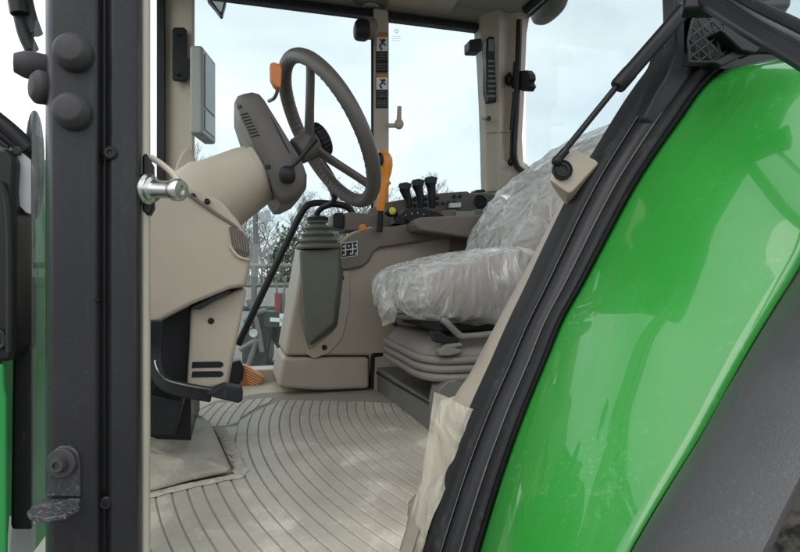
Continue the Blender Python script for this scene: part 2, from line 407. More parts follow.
# display on the pillar
disp = empty('display', PY(200, 90, 2.1), T)
m = MB(); m.prism([PY(a, b, 2.235) for a, b in ((172, 29), (174, 27), (184, 27), (187, 30), (187, 79), (184, 81), (174, 80), (172, 78))], (0, .015, 0))
m.build('mounting_plate', BLACK, disp, bev=.003)
for yy in (34, 74):
    m = MB(); m.lathe([(0, 0), (.008, 0), (.006, .006), (0, .006)], PY(178, yy, 2.235), (0, -1, 0), 14); m.build('mounting_bolt', BLACK, disp)
m = MB()
m.obox((PY(187, 68, 2.2)+PY(193, 70, 2.12))/2, (.012, 0, 0), (0, .05, 0), (0, 0, .02))
m.build('mounting_arm', BLACK, disp)
a0, a1 = PY(202.5, 45, 1.98), PY(202.5, 135, 1.98)
b0, b1 = PY(216, 55, 2.13), PY(216, 138.5, 2.13)
zt, zb = PY(203, 45, 1.98).z, PY(203, 134, 1.98).z
fa = V((a0.x, a0.y, 0)); fb = V((b0.x, b0.y, 0)); dv = (fb-fa).normalized(); nv = V((dv.y, -dv.x, 0))
back = -nv*.042
m = MB()
m.prism([fa+V((0, 0, zb)), fb+V((0, 0, zb)), fb+V((0, 0, zt)), fa+V((0, 0, zt))], back)
m.build('housing', BAREZEL, disp, bev=.01, seg=4)
wd = (fb-fa).length
m = MB()
q0, q1 = fa+dv*.022+nv*.003, fb-dv*.022+nv*.003
m.prism([q0+V((0, 0, zb+.095)), q1+V((0, 0, zb+.095)), q1+V((0, 0, zt-.02)), q0+V((0, 0, zt-.02))], -nv*.004)
m.build('screen', SCREEN, disp)
m = MB()
m.prism([q0+V((0, 0, zb+.02)), q1+V((0, 0, zb+.02)), q1+V((0, 0, zb+.085)), q0+V((0, 0, zb+.085))], -nv*.004)
m.build('keypad', SCREEN, disp)

# --- right side: middle post, rear pillar, glass, rails
mid = vpost([xy(373, 2.27), xy(388, 2.27), xy(389, 2.33), xy(374.5, 2.34)], FLOOR, H+1.08).build('middle_post', BEIGE, T, bev=.008)
s = vpost([xy(371, 2.275), xy(373.2, 2.272), xy(373.4, 2.32), xy(371, 2.32)], FLOOR, H+1.06); s.build('post_seal', BLACK, mid)
def decal(y0, y1):
    m = MB(); yy = 2.267; a, b = 376, 388
    def q(x0, ya, x1, yb, mi, d=0): m.prism([PY(x0, ya, yy-d), PY(x1, ya, yy-d), PY(x1, yb, yy-d), PY(x0, yb, yy-d)], (0, .002, 0), mi)
    hh = y1-y0
    q(a, y0, b, y1, 1)
    q(a+.4, y0+.4, b-.4, y0+hh*.10, 0, .002)
    q(a+.4, y0+hh*.11, b-.4, y0+hh*.46, 2, .002)
    # pictogram: a bent figure struck by a bar
    m.tube([PY(380.5, y0+hh*.16, yy-.004), PY(382.5, y0+hh*.25, yy-.004), PY(380, y0+hh*.34, yy-.004), PY(382, y0+hh*.43, yy-.004)], .003, 6, 1)
    m.tube([PY(382.5, y0+hh*.25, yy-.004), PY(386, y0+hh*.32, yy-.004)], .0025, 6, 1)
    m.lathe([(0, 0), (.006, 0), (.006, .001), (0, .001)], PY(384, y0+hh*.19, yy-.003), (0, -1, 0), 12, 1)
    random.seed(int(y0))
    for i in range(7):
        yl = y0+hh*(.51+i*.066)
        if i == 3: continue
        x = a+1.2
        while x < b-1.5:
            l = random.uniform(.8, 2.2); q(x, yl, min(x+l, b-1), yl+hh*.025, 3, .002); x += l+.5
    return m.build('warning_decal', [ORANGE_D, BLACK, WHITE, GREYM], mid)
decal(32.5, 72.5); decal(73.5, 108)
# latch handle
m = MB()
m.tube([PY(389, 125.5, 2.26), PY(396, 125.5, 2.24)], .009, 10)
m.ell(PY(399, 124, 2.24), .019, .02, .021)
m.tube([PY(399, 122, 2.235), PY(399.2, 114, 2.235), PY(399.5, 106.5, 2.235)], [.011, .0095, .009], 12)
m.build('window_latch', BEIGE, mid)
# lamp and camera pods at the top of the post
m = MB(); m.ell(PY(369, 28, 2.2), .035, .035, .042, pw=.8); m.build('lamp_pod', TAUPE, mid)
m = MB(); m.ell(PY(362, 30, 2.2), .032, .04, .037, pw=.6); m.build('rear_camera', BLACK, mid)
# rails
m = MB()
zr = H+1.06
m.box((-.25, 2.285, zr-.008), (1.06, 2.335, zr+.022)); m.build('roof_rail', BLACK, T, bev=.008)
m = MB()
m.box((-.15, YR+.02, FLOOR+.02), (.55, YR+.026, zr)); m.build('door_glass', GLASS, T)
m = MB()
m.box((.60, YR+.02, H+.30), (1.06, YR+.026, zr)); m.build('side_window', GLASS, T)
# etched mark on the side window
m = MB(); m.tube([PY(396.5+1.6*math.cos(a*.7), 31+1.8*math.sin(a*.7), YR+.018) for a in range(9)], .0011, 5, 0, 0, True)
for k_ in range(3):
    m.tube([PY(392, 36+k_*2.2, YR+.018), PY(400.5, 36+k_*2.2, YR+.018)], .0006, 5, 0, 0)
m.build('glass_etching', GREYM, T)
m = MB(); m.box((-.16, 2.26, FLOOR-.06), (.56, 2.36, FLOOR+.035)); m.build('door_sill', CONC if False else BEIGE_L, T, bev=.006)

# rear pillar with moulded cover
rp = []
for py_, l, r, dy in ((192, 487.5, 533, 0), (176, 487, 526, 0), (160, 486.6, 513.5, 0), (135, 486, 512, 0), (100, 484.8, 514, 0), (60, 482.8, 515.5, 0), (32, 480.5, 516.5, 0), (14, 480, 520, 0)):
    a = PY(l, py_, 2.27); d_ = PX(r, py_, 1.15)
    rp.append([a, V((a.x+.03, 2.235, a.z)), V((1.06, 2.20, a.z)), V((1.12, d_.y+.03, a.z)), V((1.15, d_.y, a.z)), V((1.2, d_.y, a.z)), V((1.2, 2.34, a.z)), V((a.x, 2.34, a.z))])
m = MB(); m.loft(rp[::-1] if False else rp)
rpil = m.build('rear_pillar', BEIGE, T, bev=.006, sharp=50)
def onpil(px, py, dd=0): return PY(px, py, 2.225-dd)
m = MB(); m.prism([onpil(a, b) for a, b in ((486.5, 40), (489, 36), (496, 36), (499, 42), (499.5, 96), (497, 102), (489, 101), (486.5, 92))], (0, .04, 0))
m.build('vent_panel', BLACK, rpil, bev=.004)
m = MB(); m.prism([onpil(a, b, .004) for a, b in ((488.5, 39), (494, 39), (494, 51), (488.5, 51))], (0, .01, 0)); m.build('switch', GREYM, rpil)
m = MB()
for i in range(8): m.prism([onpil(488, 60+i*5, .003), onpil(498, 60+i*5, .003), onpil(498, 62+i*5, .003), onpil(488, 62+i*5, .003)], (0, .01, 0))
m.build('vent_grille', GREYM, rpil)
m = MB(); m.prism([PY(a, b, 2.23) for a, b in ((469.5, 40), (471, 39), (481, 38), (482, 40), (482, 50), (480, 51), (470.5, 50.5), (469.5, 49))], (0, .06, 0)); m.build('camera_pod', BLACK, T, bev=.008)
m = MB(); m.tube([PY(482.5, 118.5, 2.28), PY(488, 118.5, 2.2)], .005, 8); m.lathe([(0, 0), (.01, 0), (.01, .006), (0, .006)], PY(488.5, 118.5, 2.2), (0, -1, 0), 14); m.build('window_stay', BLACK, rpil)
m = MB(); m.tube([PY(486, 133.5, 2.233), PY(494, 132.5, 2.228), PY(512, 132.5, 2.19)], .0016, 6); m.build('trim_seam', TAUPE_D, rpil)
# rear window
XW = 1.17
m = MB(); m.box((XW+.01, .80, H+.40), (XW+.016, 2.2, H+1.12)); m.build('rear_window', GLASS, T)
m = MB()
fr = [(516.8, 20), (515.6, 60), (514.2, 100), (511.8, 148), (513.5, 163), (518, 170), (530, 177)]
m.tube([PX(a+2.5, b, 1.135) for a, b in fr], .013, 8)
m.tube([V((XW-.005, 2.16, H+1.105)), V((XW-.005, .8, H+1.10))], .022, 8, 0, 3)
m.tube([PX(530, 177, XW-.005), V((XW-.005, 1.6, H+.435)), V((XW-.005, .8, H+.435))], .014, 8)
m.build('rear_window_frame', BLACK, T)
m = MB(); m.box((XW+.02, .8, H-.3), (XW+.06, 2.3, H+.42)); m.box((XW-.03, .8, H-.3), (XW-.005, 2.2, H+.41)); m.build('rear_panel', BEIGE, T, bev=.01)
m = MB()
m.tube([PX(514.5, 92, XW-.05), PX(511.5, 130, XW-.05)], .0085, 10, 0, 2); m.tube([PX(511.5, 130, XW-.05), PX(510.5, 160, XW-.05)], .0045, 8, 0, 2)
m.ell(PX(510.5, 162, XW-.05), .013, .013, .016)
m.build('window_strut', BLACK, T)
m = MB(); m.lathe([(0, 0), (.024, 0), (.024, .008), (.018, .012), (0, .012)], PX(507.5, 164, XW-.03), (-.7, -.7, 0), 20); m.build('strut_socket', TAUPE, T)
m = MB()
m.prism([PX(a, b, XW-.02) for a, b in ((517.5, 61), (519.5, 62), (518, 88), (515.5, 89))], (-.02, 0, 0))
m.prism([PX(a, b, XW-.03) for a, b in ((517, 71), (526, 70), (529, 74), (529.5, 79), (528, 82), (530, 86), (527, 91), (522, 91), (518, 89))], (.03, 0, 0))
m.ell(PX(509.5, 79, XW-.04), .018, .02, .03)
m.build('window_hinge', BLACK, T, bev=.003)
# lamp under the rear roof edge
m = MB(); m.ell(PX(549, 3, XW+.18), .05, .13, .075, pw=.8); m.build('work_lamp', GREYM, T)

# --- headliner and roof
m = MB()
m.box((-.22, .86, H+1.10), (1.2, 2.24, H+1.14))
m.prism([V((x, 2.24, H+1.10)) for x in (-.22, 1.2)]+[V((x, 2.345, H+1.078)) for x in (1.2, -.22)], (0, 0, .05))
hd = m.build('headliner', PALE, T, bev=.01)
m = MB(); m.prism([PZ(a, b, H+1.098) for a, b in ((388, -6), (462, -6), (446, 20), (388, 17))], (0, 0, .02)); m.build('roof_hatch_trim', BEIGE, hd, bev=.004)
m = MB(); m.prism([PZ(a, b, H+1.094) for a, b in ((352, -6), (384, -6), (387, 8), (385, 18), (360, 17), (352, 8))], (0, 0, .03)); m.build('lamp_housing', TAUPE, hd, bev=.012)
m = MB(); m.lathe([(0, 0), (.034, 0), (.034, .006), (.028, .01), (.026, .006), (0, .006)], PZ(371, 6, H+1.092), (0, 0, -1), 24); m.build('dome_lamp', BAREZEL, hd)
m = MB(); m.box((-.42, .66, H+1.145), (1.24, 2.40, H+1.36)); m.build('roof', GREENP, T, bev=.06, seg=5)

# --- floor
m = MB(); m.box((-.28, .835, FLOOR-.08), (1.1, 2.27, FLOOR-.012)); m.build('cab_floor', BEIGE_L, T)

# --- steering console
con = empty('steering_console', PY(200, 280, 1.5), T)
y0, y1 = 1.26, 1.72
bo = [(120, 190), (150, 192), (178, 183), (200, 186), (222, 200), (238, 219), (247, 233), (250.5, 250), (250, 268), (246, 287), (232, 289), (190, 306), (150, 327), (120, 340)]
m = MB()
def scl(pts, y, s=1.0):
    q = [PY(a, b, y0) for a, b in pts]; c = sum(q, V())/len(q); c.y = y0
    return [c+V(((p.x-c.x)*s, y-y0, (p.z-c.z)*s)) for p in q]
m.loft([scl(bo, y0+.002, .95), scl(bo, y0+.008, .98), scl(bo, y0+.03, 1.0), scl(bo, y1-.03, 1.0), scl(bo, y1, .96)])
m.build('dash_shroud', BEIGE, con, bev=.006, sharp=35)
m = MB()  # raised side facet edge with screws
m.tube([PY(178, 186, y0+.016), PY(190, 195, y0-.002), PY(214, 212, y0-.002), PY(232, 224, y0+.002), PY(243, 233, y0+.008)], .0035, 8)
m.build('shroud_seam', TAUPE, con)
for a, b in ((184, 190), (193, 195.5), (207, 201)): screw(PY(a, b, y0-.002), (-.2, -1, .3), .0055, con)
# side vent
m = MB(); m.prism([PY(a, b, y0-.004) for a, b in ((229, 227), (232, 226), (243, 232), (248, 240), (250, 255), (244, 257), (238, 253), (232, 244))], (0, .02, 0), 0)
for i in range(6):
    f = i/5; m.tube([PY(233+f*13, 233+f*6.5, y0-.006), PY(235.5+f*12, 249+f*4.5, y0-.006)], .0026, 6, 1, 0)
m.tube([PY(230, 246, y0-.002), PY(238, 256, y0-.004), PY(249, 260, y0-.002)], .003, 6, 2)
m.build('side_vent', [TAUPE_D, TAUPE, BEIGE_L], con, bev=.0015)
# lower panel with two slots
lp = [(190, 308), (238, 290), (247, 288), (243, 310), (236, 345), (229, 381), (224, 386), (205, 390), (186.5, 389), (189, 345)]
m = MB(); m.prism([PY(a, b, 1.30) for a, b in lp], (0, .36, 0)); m.build('lower_panel', BEIGE, con, bev=.01)
m = MB()
for yy in (362, 371.5):
    m.prism([PY(a, b, 1.2985) for a, b in ((192.5, yy), (220, yy-.4), (223, yy+1), (223.5, yy+3.5), (221, yy+5.6), (191.5, yy+6))], (0, .004, 0))
m.build('vent_slot', BLACK, con)
screw(PY(211, 321, 1.2995), (0, -1, 0), .0068, con)
m = MB(); m.box((PY(150, 300, 1.34).x-.1, 1.34, FLOOR+.02), (PY(191, 300, 1.34).x, 1.68, H-.03)); m.build('pedal_box', BLACK, con, bev=.004)
m = MB(); m.prism([PY(a, b, 1.27) for a, b in ((190, 308), (224, 292), (232, 291), (200, 310))], (0, .3, 0)); m.build('dark_gap', BLACK, con)
# pedal and its arm
ped = empty('clutch_pedal', PY(200, 390, 1.2), T)
m = MB()
arm = spline([PY(156, 320, 1.22), PY(155.5, 350, 1.22), PY(157, 372, 1.21), PY(166, 384, 1.2), PY(185, 390, 1.19), PY(212, 395, 1.18)], 6)
rings = []
for i, p in enumerate(arm):
    tt = (arm[min(i+1, len(arm)-1)]-arm[max(0, i-1)]).normalized(); a = V((0, 1, 0)); b = tt.cross(a)
    rings.append([p+a*.014+b*.013, p-a*.014+b*.013, p-a*.014-b*.013, p+a*.014-b*.013])
m.loft(rings); m.build('pedal_arm', BLACK, ped, bev=.003)
m = MB(); m.prism([PY(a, b, 1.15) for a, b in ((205, 394), (224, 385.5), (241, 389), (243, 393), (242.5, 402), (238, 403.5), (214, 398))], (0, .045, 0)); m.build('pedal_pad', RUBBER, ped, bev=.004)
m = MB(); m.tube([p+V((0, -.0155, .0128)) for p in arm[10:]], .0016, 6, 0, 0); m.build('pedal_edge', STEEL, ped)
m = MB(); m.prism([PY(a, b, 1.20) for a, b in ((150, 395), (183, 401), (174, 436), (150, 436))], (0, .14, 0)); m.build('pedal_foot', BLACK, ped, bev=.004)

# plinth under the console
zf = FLOOR
m = MB()
A = [PZ(140, 498, zf), PZ(190, 484, zf), PZ(236, 474, zf), PZ(213, 425, zf), PZ(190, 412, zf), PZ(120, 412, zf)]
t_ = .055
Bt = [PZ(140, 452, zf+t_), PZ(180, 452, zf+t_*.92), PZ(212, 460, zf+t_*.55), PZ(204, 418, zf+t_*.6), PZ(186, 408, zf+t_), PZ(120, 408, zf+t_)]
m.prism(A, (0, 0, 0), 0, Bt)
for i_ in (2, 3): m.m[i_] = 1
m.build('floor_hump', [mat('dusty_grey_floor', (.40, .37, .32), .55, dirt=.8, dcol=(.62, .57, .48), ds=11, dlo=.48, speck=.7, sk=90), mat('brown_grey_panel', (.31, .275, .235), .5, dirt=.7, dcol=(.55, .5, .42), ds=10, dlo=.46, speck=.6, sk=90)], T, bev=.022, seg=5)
m = MB(); ed = [PZ(a, b, zf-.001) for a, b in ((120, 504), (150, 495), (190, 485), (225, 478), (240, 473), (236, 455), (220, 428))]
eds = spline(ed, 14); rows = []
for i, p in enumerate(eds):
    tt = (eds[min(i+1, len(eds)-1)]-eds[max(i-1, 0)]).normalized(); sd_ = V((tt.y, -tt.x, 0)); wv = .013+.007*mnoise.noise(p*40)
    rows.append([p+sd_*wv*k_+V((0, 0, (1-k_*k_)*.0035*(1+.6*mnoise.noise(p*90+V((k_, 0, 0))))-.001)) for k_ in (-1, -.6, -.2, .2, .6, 1)])
m.grid(rows)
m.build('dust_ridge', mat('packed_dust', (.46, .43, .37), .95, grain=1.0, gs=160, var=.3, vs=60), T)

# --- steering column
col = empty('steering_column', PY(240, 190, 1.5), T)
AX = V((math.cos(math.radians(31)), 0, math.sin(math.radians(31)))); UP = V((-AX.z, 0, AX.x)); SD = V((0, 1, 0))
def ringc(px, py, y, ru, rs, n=28, pw=.85):
    c = PY(px, py, y); sg = lambda x: math.copysign(abs(x)**pw, x)
    return [c+UP*ru*sg(math.cos(2*math.pi*k/n))+SD*rs*sg(math.sin(2*math.pi*k/n)) for k in range(n)]
m = MB()
m.loft([ringc(196, 214, 1.5, .105, .14), ringc(212, 200, 1.5, .100, .128), ringc(219, 196, 1.5, .093, .122), ringc(226, 191.5, 1.5, .088, .118), ringc(250, 178, 1.5, .078, .112), ringc(257, 174, 1.5, .072, .107)])
m.build('column_shroud', BEIGE, col, sharp=50)
m = MB(); m.loft([ringc(254, 176, 1.5, .066, .098), ringc(263, 171, 1.5, .064, .094)]); m.build('column_gap', BEIGE_L, col)
ip = [(234, 100), (237, 94), (244, 91.5), (252, 90), (259, 92), (264, 98), (277, 119), (291, 142), (303, 161), (308, 175), (307.5, 187), (301, 197), (288, 203.5), (281, 204), (276, 197), (263, 166), (251, 141), (240, 118)]
m = MB()
def scl2(pts, y, s, yc=1.40):
    q = [PY(a, b, yc) for a, b in pts]; c = sum(q, V())/len(q)
    return [V((c.x+(p.x-c.x)*s, y, c.z+(p.z-c.z)*s)) for p in q]
m.loft([scl2(ip, 1.392, .86), scl2(ip, 1.397, .94), scl2(ip, 1.41, .985), scl2(ip, 1.435, 1), scl2(ip, 1.65, 1), scl2(ip, 1.69, .95)])
pod = m.build('instrument_pod', TAUPE_D, col, sharp=45)
m = MB(); m.tube([PY(262, 102, 1.398), PY(270, 115, 1.3935), PY(284, 142, 1.391), PY(292, 158, 1.394)], .0014, 6); 
m.build('pod_seam', BLACK, col)
screw(PY(240, 107, 1.396), (-.5, -.8, 0), .006, col); screw(PY(268, 167, 1.393), (0, -1, 0), .006, col)
m = MB()
for i in range(8): m.tube([PY(240+i*1.6, 115+i*3.1, 1.3915), PY(248+i*1.6, 113+i*3.1, 1.3915)], .0011, 5, 0, 0)
m.build('speaker_slots', BLACK, col)
# control stalk, shuttle lever with orange tip
m = MB(); m.tube([PY(285, 173, 1.36), PY(296, 163, 1.36), PY(306, 151, 1.36), PY(314, 139, 1.37)], [.0045, .0045, .006, .0105], 10)
m.ell(PY(287.5, 175, 1.36), .019, .019, .021, pw=.8); m.build('stalk', BLACK, col)
m = MB(); m.tube([PY(269, 101, 1.5), PY(274, 98, 1.46), PY(277, 92, 1.42), PY(277.5, 84, 1.40)], .0045, 8); m.build('shuttle_rod', GREYM, col)
m = MB(); m.prism([PY(a, b, 1.385) for a, b in ((270, 63), (273.5, 61.5), (281, 64), (282, 69), (281, 86), (278.5, 88), (274, 84.5), (270.5, 78))], (0, .03, 0)); m.build('shuttle_knob', ORANGE_D, col, bev=.007, seg=4)

# --- steering wheel
sw = empty('steering_wheel', PY(327, 128, 1.55), T)
WC = PY(327.5, 132, 1.55); RW = .206
AW = (AX+SD*.13).normalized(); SW = V((-AW.y, AW.x, 0)).normalized(); UW = -AW.cross(SW) if AW.cross(SW).z < 0 else AW.cross(SW)
m = MB(); n1_, n2_ = 220, 16; rings = []
for i in range(n1_+1):
    a = 2*math.pi*i/n1_; d_ = UW*math.cos(a)+SW*math.sin(a); r = .0185
    rings.append([WC+d_*(RW+r*math.cos(2*math.pi*k/n2_)*(1+(.09*math.sin(a*72) if 4 < k < 12 else 0)))+AW*r*1.05*math.sin(2*math.pi*k/n2_) for k in range(n2_)])
m.loft(rings, 0, True, False)
for i in range(56):
    a = 2*math.pi*i/56; d_ = UW*math.cos(a)+SW*math.sin(a); c_ = WC+d_*(RW-.0105)-AW*.0155; e_ = AW.cross(d_)
    m.obox(c_, e_*.0016, (d_-AW*.7).normalized()*.0035, (d_*.7+AW).normalized()*.0012, 1)
m.build('wheel_rim', [TAUPE_D, GREYM], sw, sharp=70)
HB = WC-AW*.057-UW*.009
def spoke(ang, w0=.0155):
    d_ = UW*math.cos(ang)+SW*math.sin(ang); e = AW.cross(d_)
    m = MB(); rings = []; p0 = HB; p1 = WC+d_*RW
    for f, off, w_ in ((.10, -.006, 1.8), (.22, -.006, 1.25), (.45, -.004, 1), (.75, -.001, .9), (.985, 0, .85)):
        c = p0.lerp(p1, f)+AW*off
        rings.append([c+e*w0*w_*math.cos(2*math.pi*k/14)+AW*.010*math.sin(2*math.pi*k/14) for k in range(14)])
    m.loft(rings); return m.build('spoke', TAUPE_D, sw, sharp=60)
for a in (math.radians(-38), math.radians(-152), math.radians(85)): spoke(a)
m = MB(); m.lathe([(0, -.048), (.031, -.048), (.035, -.044), (.038, -.01), (.041, .010), (.036, .022), (0, .026)], HB, AW, 32); m.build('hub', TAUPE_D, sw, sharp=35)
m = MB(); rings = []
for h, r in ((.010, .038), (.013, .045), (.036, .045), (.041, .04), (.043, .016)):
    rings.append([HB+AW*h+(UW*math.cos(2*math.pi*k/96)+SW*math.sin(2*math.pi*k/96))*r*(1+(.04 if (k//2) % 2 and .012 < h < .04 else 0)) for k in range(96)])
m.loft(rings); m.build('tilt_ring', BLACK, sw, sharp=30)

# --- right console
rc = empty('right_console', PY(330, 330, 2.0), T)
YC = 1.95
m = MB()
cb = [(278, 388), (279, 380), (283.5, 357.5), (369.5, 357.5), (369.5, 389), (320, 391)]
m.prism([PY(a, b, YC) for a, b in cb], (0, .3, 0)); m.build('console_base', BEIGE, rc, bev=.014, seg=4)
m = MB()
cu = [(284.5, 356), (288, 335), (294, 302), (300, 268), (305, 240), (345, 238), (480, 215), (520, 215), (520, 400), (371, 392), (370.5, 356)]
m.prism([PY(a, b, YC+.004) for a, b in cu], (0, .30, 0)); m.build('console_panel', BEIGE, rc, bev=.014, seg=4)
m = MB(); m.prism([PY(a, b, YC-.002) for a, b in ((371, 389), (371.5, 355), (374, 353), (384, 353), (384, 356), (375, 357), (374, 389))], (0, .05, 0)); m.build('cable_cover', BLACK, rc, bev=.002)
# dark upper console
m = MB()
ud = [(338, 245), (348, 236), (371, 228), (395, 226), (416, 221), (520, 214), (520, 232), (451, 237.5), (380, 248), (374, 252), (369, 262), (362, 267), (345, 270.5), (339, 268)]
m.prism([PY(a, b, YC-.02) for a, b in ud], (0, .30, 0)); m.build('upper_console', TAUPE, rc, bev=.008, seg=4)
m = MB(); m.tube([PY(339, 244, YC-.018), PY(350, 235, YC-.016), PY(362, 231, YC+.01), PY(371, 228, YC+.05)], .006, 8); m.build('console_lip', BEIGE, rc)
m = MB(); m.prism([PY(a, b, YC-.012) for a, b in ((451, 238), (500, 233), (500, 262), (451, 264))], (0, .1, 0)); m.build('console_infill', TAUPE, rc)
# lever pattern decal
m = MB(); yy = YC-.0225
def q(x0, ya, x1, yb, mi, d=0):
    sk = lambda x, y: PY(x, y-(x-341)*.13, yy-d); m.prism([sk(x0, ya), sk(x1, ya), sk(x1, yb), sk(x0, yb)], (0, .002, 0), mi)
q(341, 243, 357.5, 258, 1); q(341.7, 243.7, 356.8, 257.3, 0, .002)
def tri(x, y, dx, dy, mi):
    sk = lambda x, y: PY(x, y-(x-341)*.13, yy-.004); m.prism([sk(x+dx, y+dy), sk(x-dy*.8-dx*.3, y+dx*.8-dy*.3), sk(x+dy*.8-dx*.3, y-dx*.8-dy*.3)], (0, .002, 0), mi)
for (x, y) in ((345.5, 250.5), (352.8, 250.5)):
    q(x-.5, y-4.6, x+.5, y+4.6, 1, .004); q(x-2.6, y-.4, x+2.6, y+.4, 1, .006)
    tri(x, y-4.6, 0, -1.2, 1); tri(x, y+4.6, 0, 1.2, 1); tri(x-2.6, y, -1.0, 0, 1); tri(x+2.6, y, 1.0, 0, 1)
for (x, y) in ((342.8, 246), (348.2, 246.3), (350.2, 254.2), (355.2, 254.6), (342.9, 254.6), (355.3, 246.2)): q(x, y, x+1.3, y+1.6, 1, .004)
m.build('lever_decal', [BLACK, WHITE], rc)
# grey box with black end, dial, knobs
m = MB(); m.prism([PY(a, b, 2.06) for a, b in ((344, 213), (352, 212), (372, 214), (398, 209), (398, 230), (344, 231))], (0, .14, 0)); m.build('switch_box', TAUPE, rc, bev=.006)
m = MB(); m.prism([PY(a, b, 2.05) for a, b in ((333, 214), (336, 212.5), (344, 212.5), (344, 228.5), (336, 228), (333, 226))], (0, .14, 0)); m.build('box_end', BLACK, rc, bev=.006)
m = MB(); m.prism([PY(a, b, 2.12) for a, b in ((366, 216), (370, 209), (384, 203), (398, 200), (412, 198), (412, 216))], (0, .1, 0)); m.build('side_trim', TAUPE, rc, bev=.006)
m = MB(); m.prism([PY(a, b, YC-.01) for a, b in ((360, 225.5), (363, 223.5), (366.5, 225), (366.5, 230), (363, 232), (360.5, 231))], (0, .025, 0)); m.build('orange_button', ORANGE, rc, bev=.004)
m = MB(); m.ell(PY(391, 212.5, 1.99), .024, .02, .016, mi=1); m.ell(PY(392.5, 211, 1.972), .013, .01, .014); m.build('yellow_knob', [YELLOW, BLACK], rc)
m = MB(); m.prism([PY(a, b, 1.93) for a, b in ((393, 224), (398, 216), (405, 210), (412, 207.5), (424, 208.5), (438, 212), (447, 217), (442, 221), (418, 224))], (0, .07, 0), 0)
for a, b in ((405, 215), (411, 213), (417, 212.5), (423, 214)): m.prism([PY(a, b, 1.928), PY(a+1.5, b-.5, 1.928), PY(a+1.2, b+1.6, 1.928)], (0, .003, 0), 1)
for a, b in ((408, 219), (427, 217)): m.lathe([(0, 0), (.01, 0), (.009, .012), (0, .012)], PY(a, b, 1.93), (0, -1, 0), 12, 0)
m.build('throttle_dial', [BLACK, WHITE], rc, bev=.003)
# rear control panel with buttons, speaker
m = MB(); m.prism([PY(a, b, 2.2) for a, b in ((410, 216), (411, 198), (416, 195.5), (445, 192.5), (468, 191), (470, 193), (486, 193), (500, 195), (510, 201), (514, 216))], (0, .1, 0)); m.build('control_panel', TAUPE_D, rc, bev=.006)
m = MB(); random.seed(3)
for i in range(9):
    for j in range(2):
        if random.random() < .8:
            m.lathe([(0, 0), (.008, 0), (.007, .008), (.003, .009), (0, .009)], PY(415+i*5.6, 199.5-i*.4+j*6.0, 2.2), (0, -1, .2), 10)
m.build('button_row', BLACK, rc)
m = MB(); m.prism([PY(a, b, 2.17) for a, b in ((450, 203), (461, 202.5), (461, 207), (450, 207.5))], (0, .02, 0)); m.build('white_label', WHITE, rc)
m = MB(); m.lathe([(0, 0), (.026, 0), (.028, .004), (.024, .006), (.021, .003), (0, .002)], PY(480, 201.5, 2.198), (0, -1, 0), 28); m.build('speaker', BLACK, rc)
m = MB(); m.prism([PY(a, b, 2.21) for a, b in ((475, 191.5), (476, 189.8), (484, 189.3), (486, 191.5))], (0, .05, 0)); m.build('panel_latch', BLACK, rc)
m = MB(); m.prism([PY(a, b, 2.08) for a, b in ((440, 218), (441, 211), (456, 209), (458, 213), (474, 212), (475, 209.5), (500, 208), (500, 218))], (0, .12, 0)); m.build('armrest_tray', TAUPE, rc, bev=.005)
m = MB(); m.prism([PY(a, b, 2.07) for a, b in ((456, 211), (475, 211), (475, 215), (456, 216))], (0, .02, 0)); m.build('tray_light', BAREZEL, rc)
# armrest
m = MB(); m.prism([PY(a, b, 1.82) for a, b in ((416, 226), (417, 220), (421, 217.2), (440, 216.3), (498, 213.5), (506, 216), (500, 236), (488, 240.3), (470, 238.5), (440, 233.5), (419, 230.5))], (0, .11, 0)); m.build('armrest', TAUPE, rc, bev=.010, seg=4)

# --- loader joystick with boot
lj = empty('loader_joystick', PY(318, 290, 1.9), T)
m = MB()
m.loft([[PY(a, b, YC+.002) for a, b in ((299, 250), (340, 247), (344, 275), (338, 327), (310, 347), (302, 320))], [PY(a, b, 1.885) for a, b in ((300, 250), (339, 248), (340, 275), (334, 324), (311, 343), (304, 318))]])
m.build('joystick_shield', BOOT, lj, bev=.010, seg=4)
m = MB(); fl = [(340, 262), (350, 266), (350, 305), (343, 338), (330, 353), (314, 359), (306, 354), (303, 330), (310, 350), (334, 330), (340, 300)]
m.prism([PY(a, b, YC-.006) for a, b in fl], (0, .02, 0)); m.build('shield_flange', BEIGE, lj, bev=.004)
for a, b in ((341.5, 278), (324.5, 347.5)): screw(PY(a, b, YC-.008), (0, -1, 0), .009, lj)
c0, c1 = PY(318.5, 249, 1.93), PY(317.5, 221, 1.93); ax = (c1-c0); hh = ax.length
pr = [(0, 0), (.072, 0)]
for i in range(4):
    b = i*.25*.92; r0 = .073-.0105*i
    pr += [(r0, hh*(b+.02)), (r0+.003, hh*(b+.06)), (r0-.004, hh*(b+.13)), (r0-.016, hh*(b+.19))]
pr += [(.031, hh*.93), (.034, hh*.95), (.034, hh*1.02), (.026, hh*1.04), (0, hh*1.04)]
m = MB(); m.lathe(pr, c0, ax, 32); m.build('rubber_boot', BOOT, lj, sharp=50)
m = MB(); m.lathe([(0, 0), (.036, 0), (.036, .012), (.025, .016), (0, .016)], c1, ax, 24); m.build('boot_collar', BLACK, lj)
m = MB(); m.tube([PY(317.5, 222, 1.93), PY(317, 214, 1.93), PY(322, 208, 1.92), PY(331, 204, 1.90), PY(335, 197, 1.89), PY(336, 188, 1.88)], .0095, 10)
m.build('lever_rod', BLACK, lj)
m = MB(); m.prism([PY(a, b, 1.86) for a, b in ((318, 160), (324, 158), (331, 168), (339, 182), (338, 195), (333, 197), (331, 190))], (0, .045, 0)); m.build('joystick_grip', BLACK, lj, bev=.008)

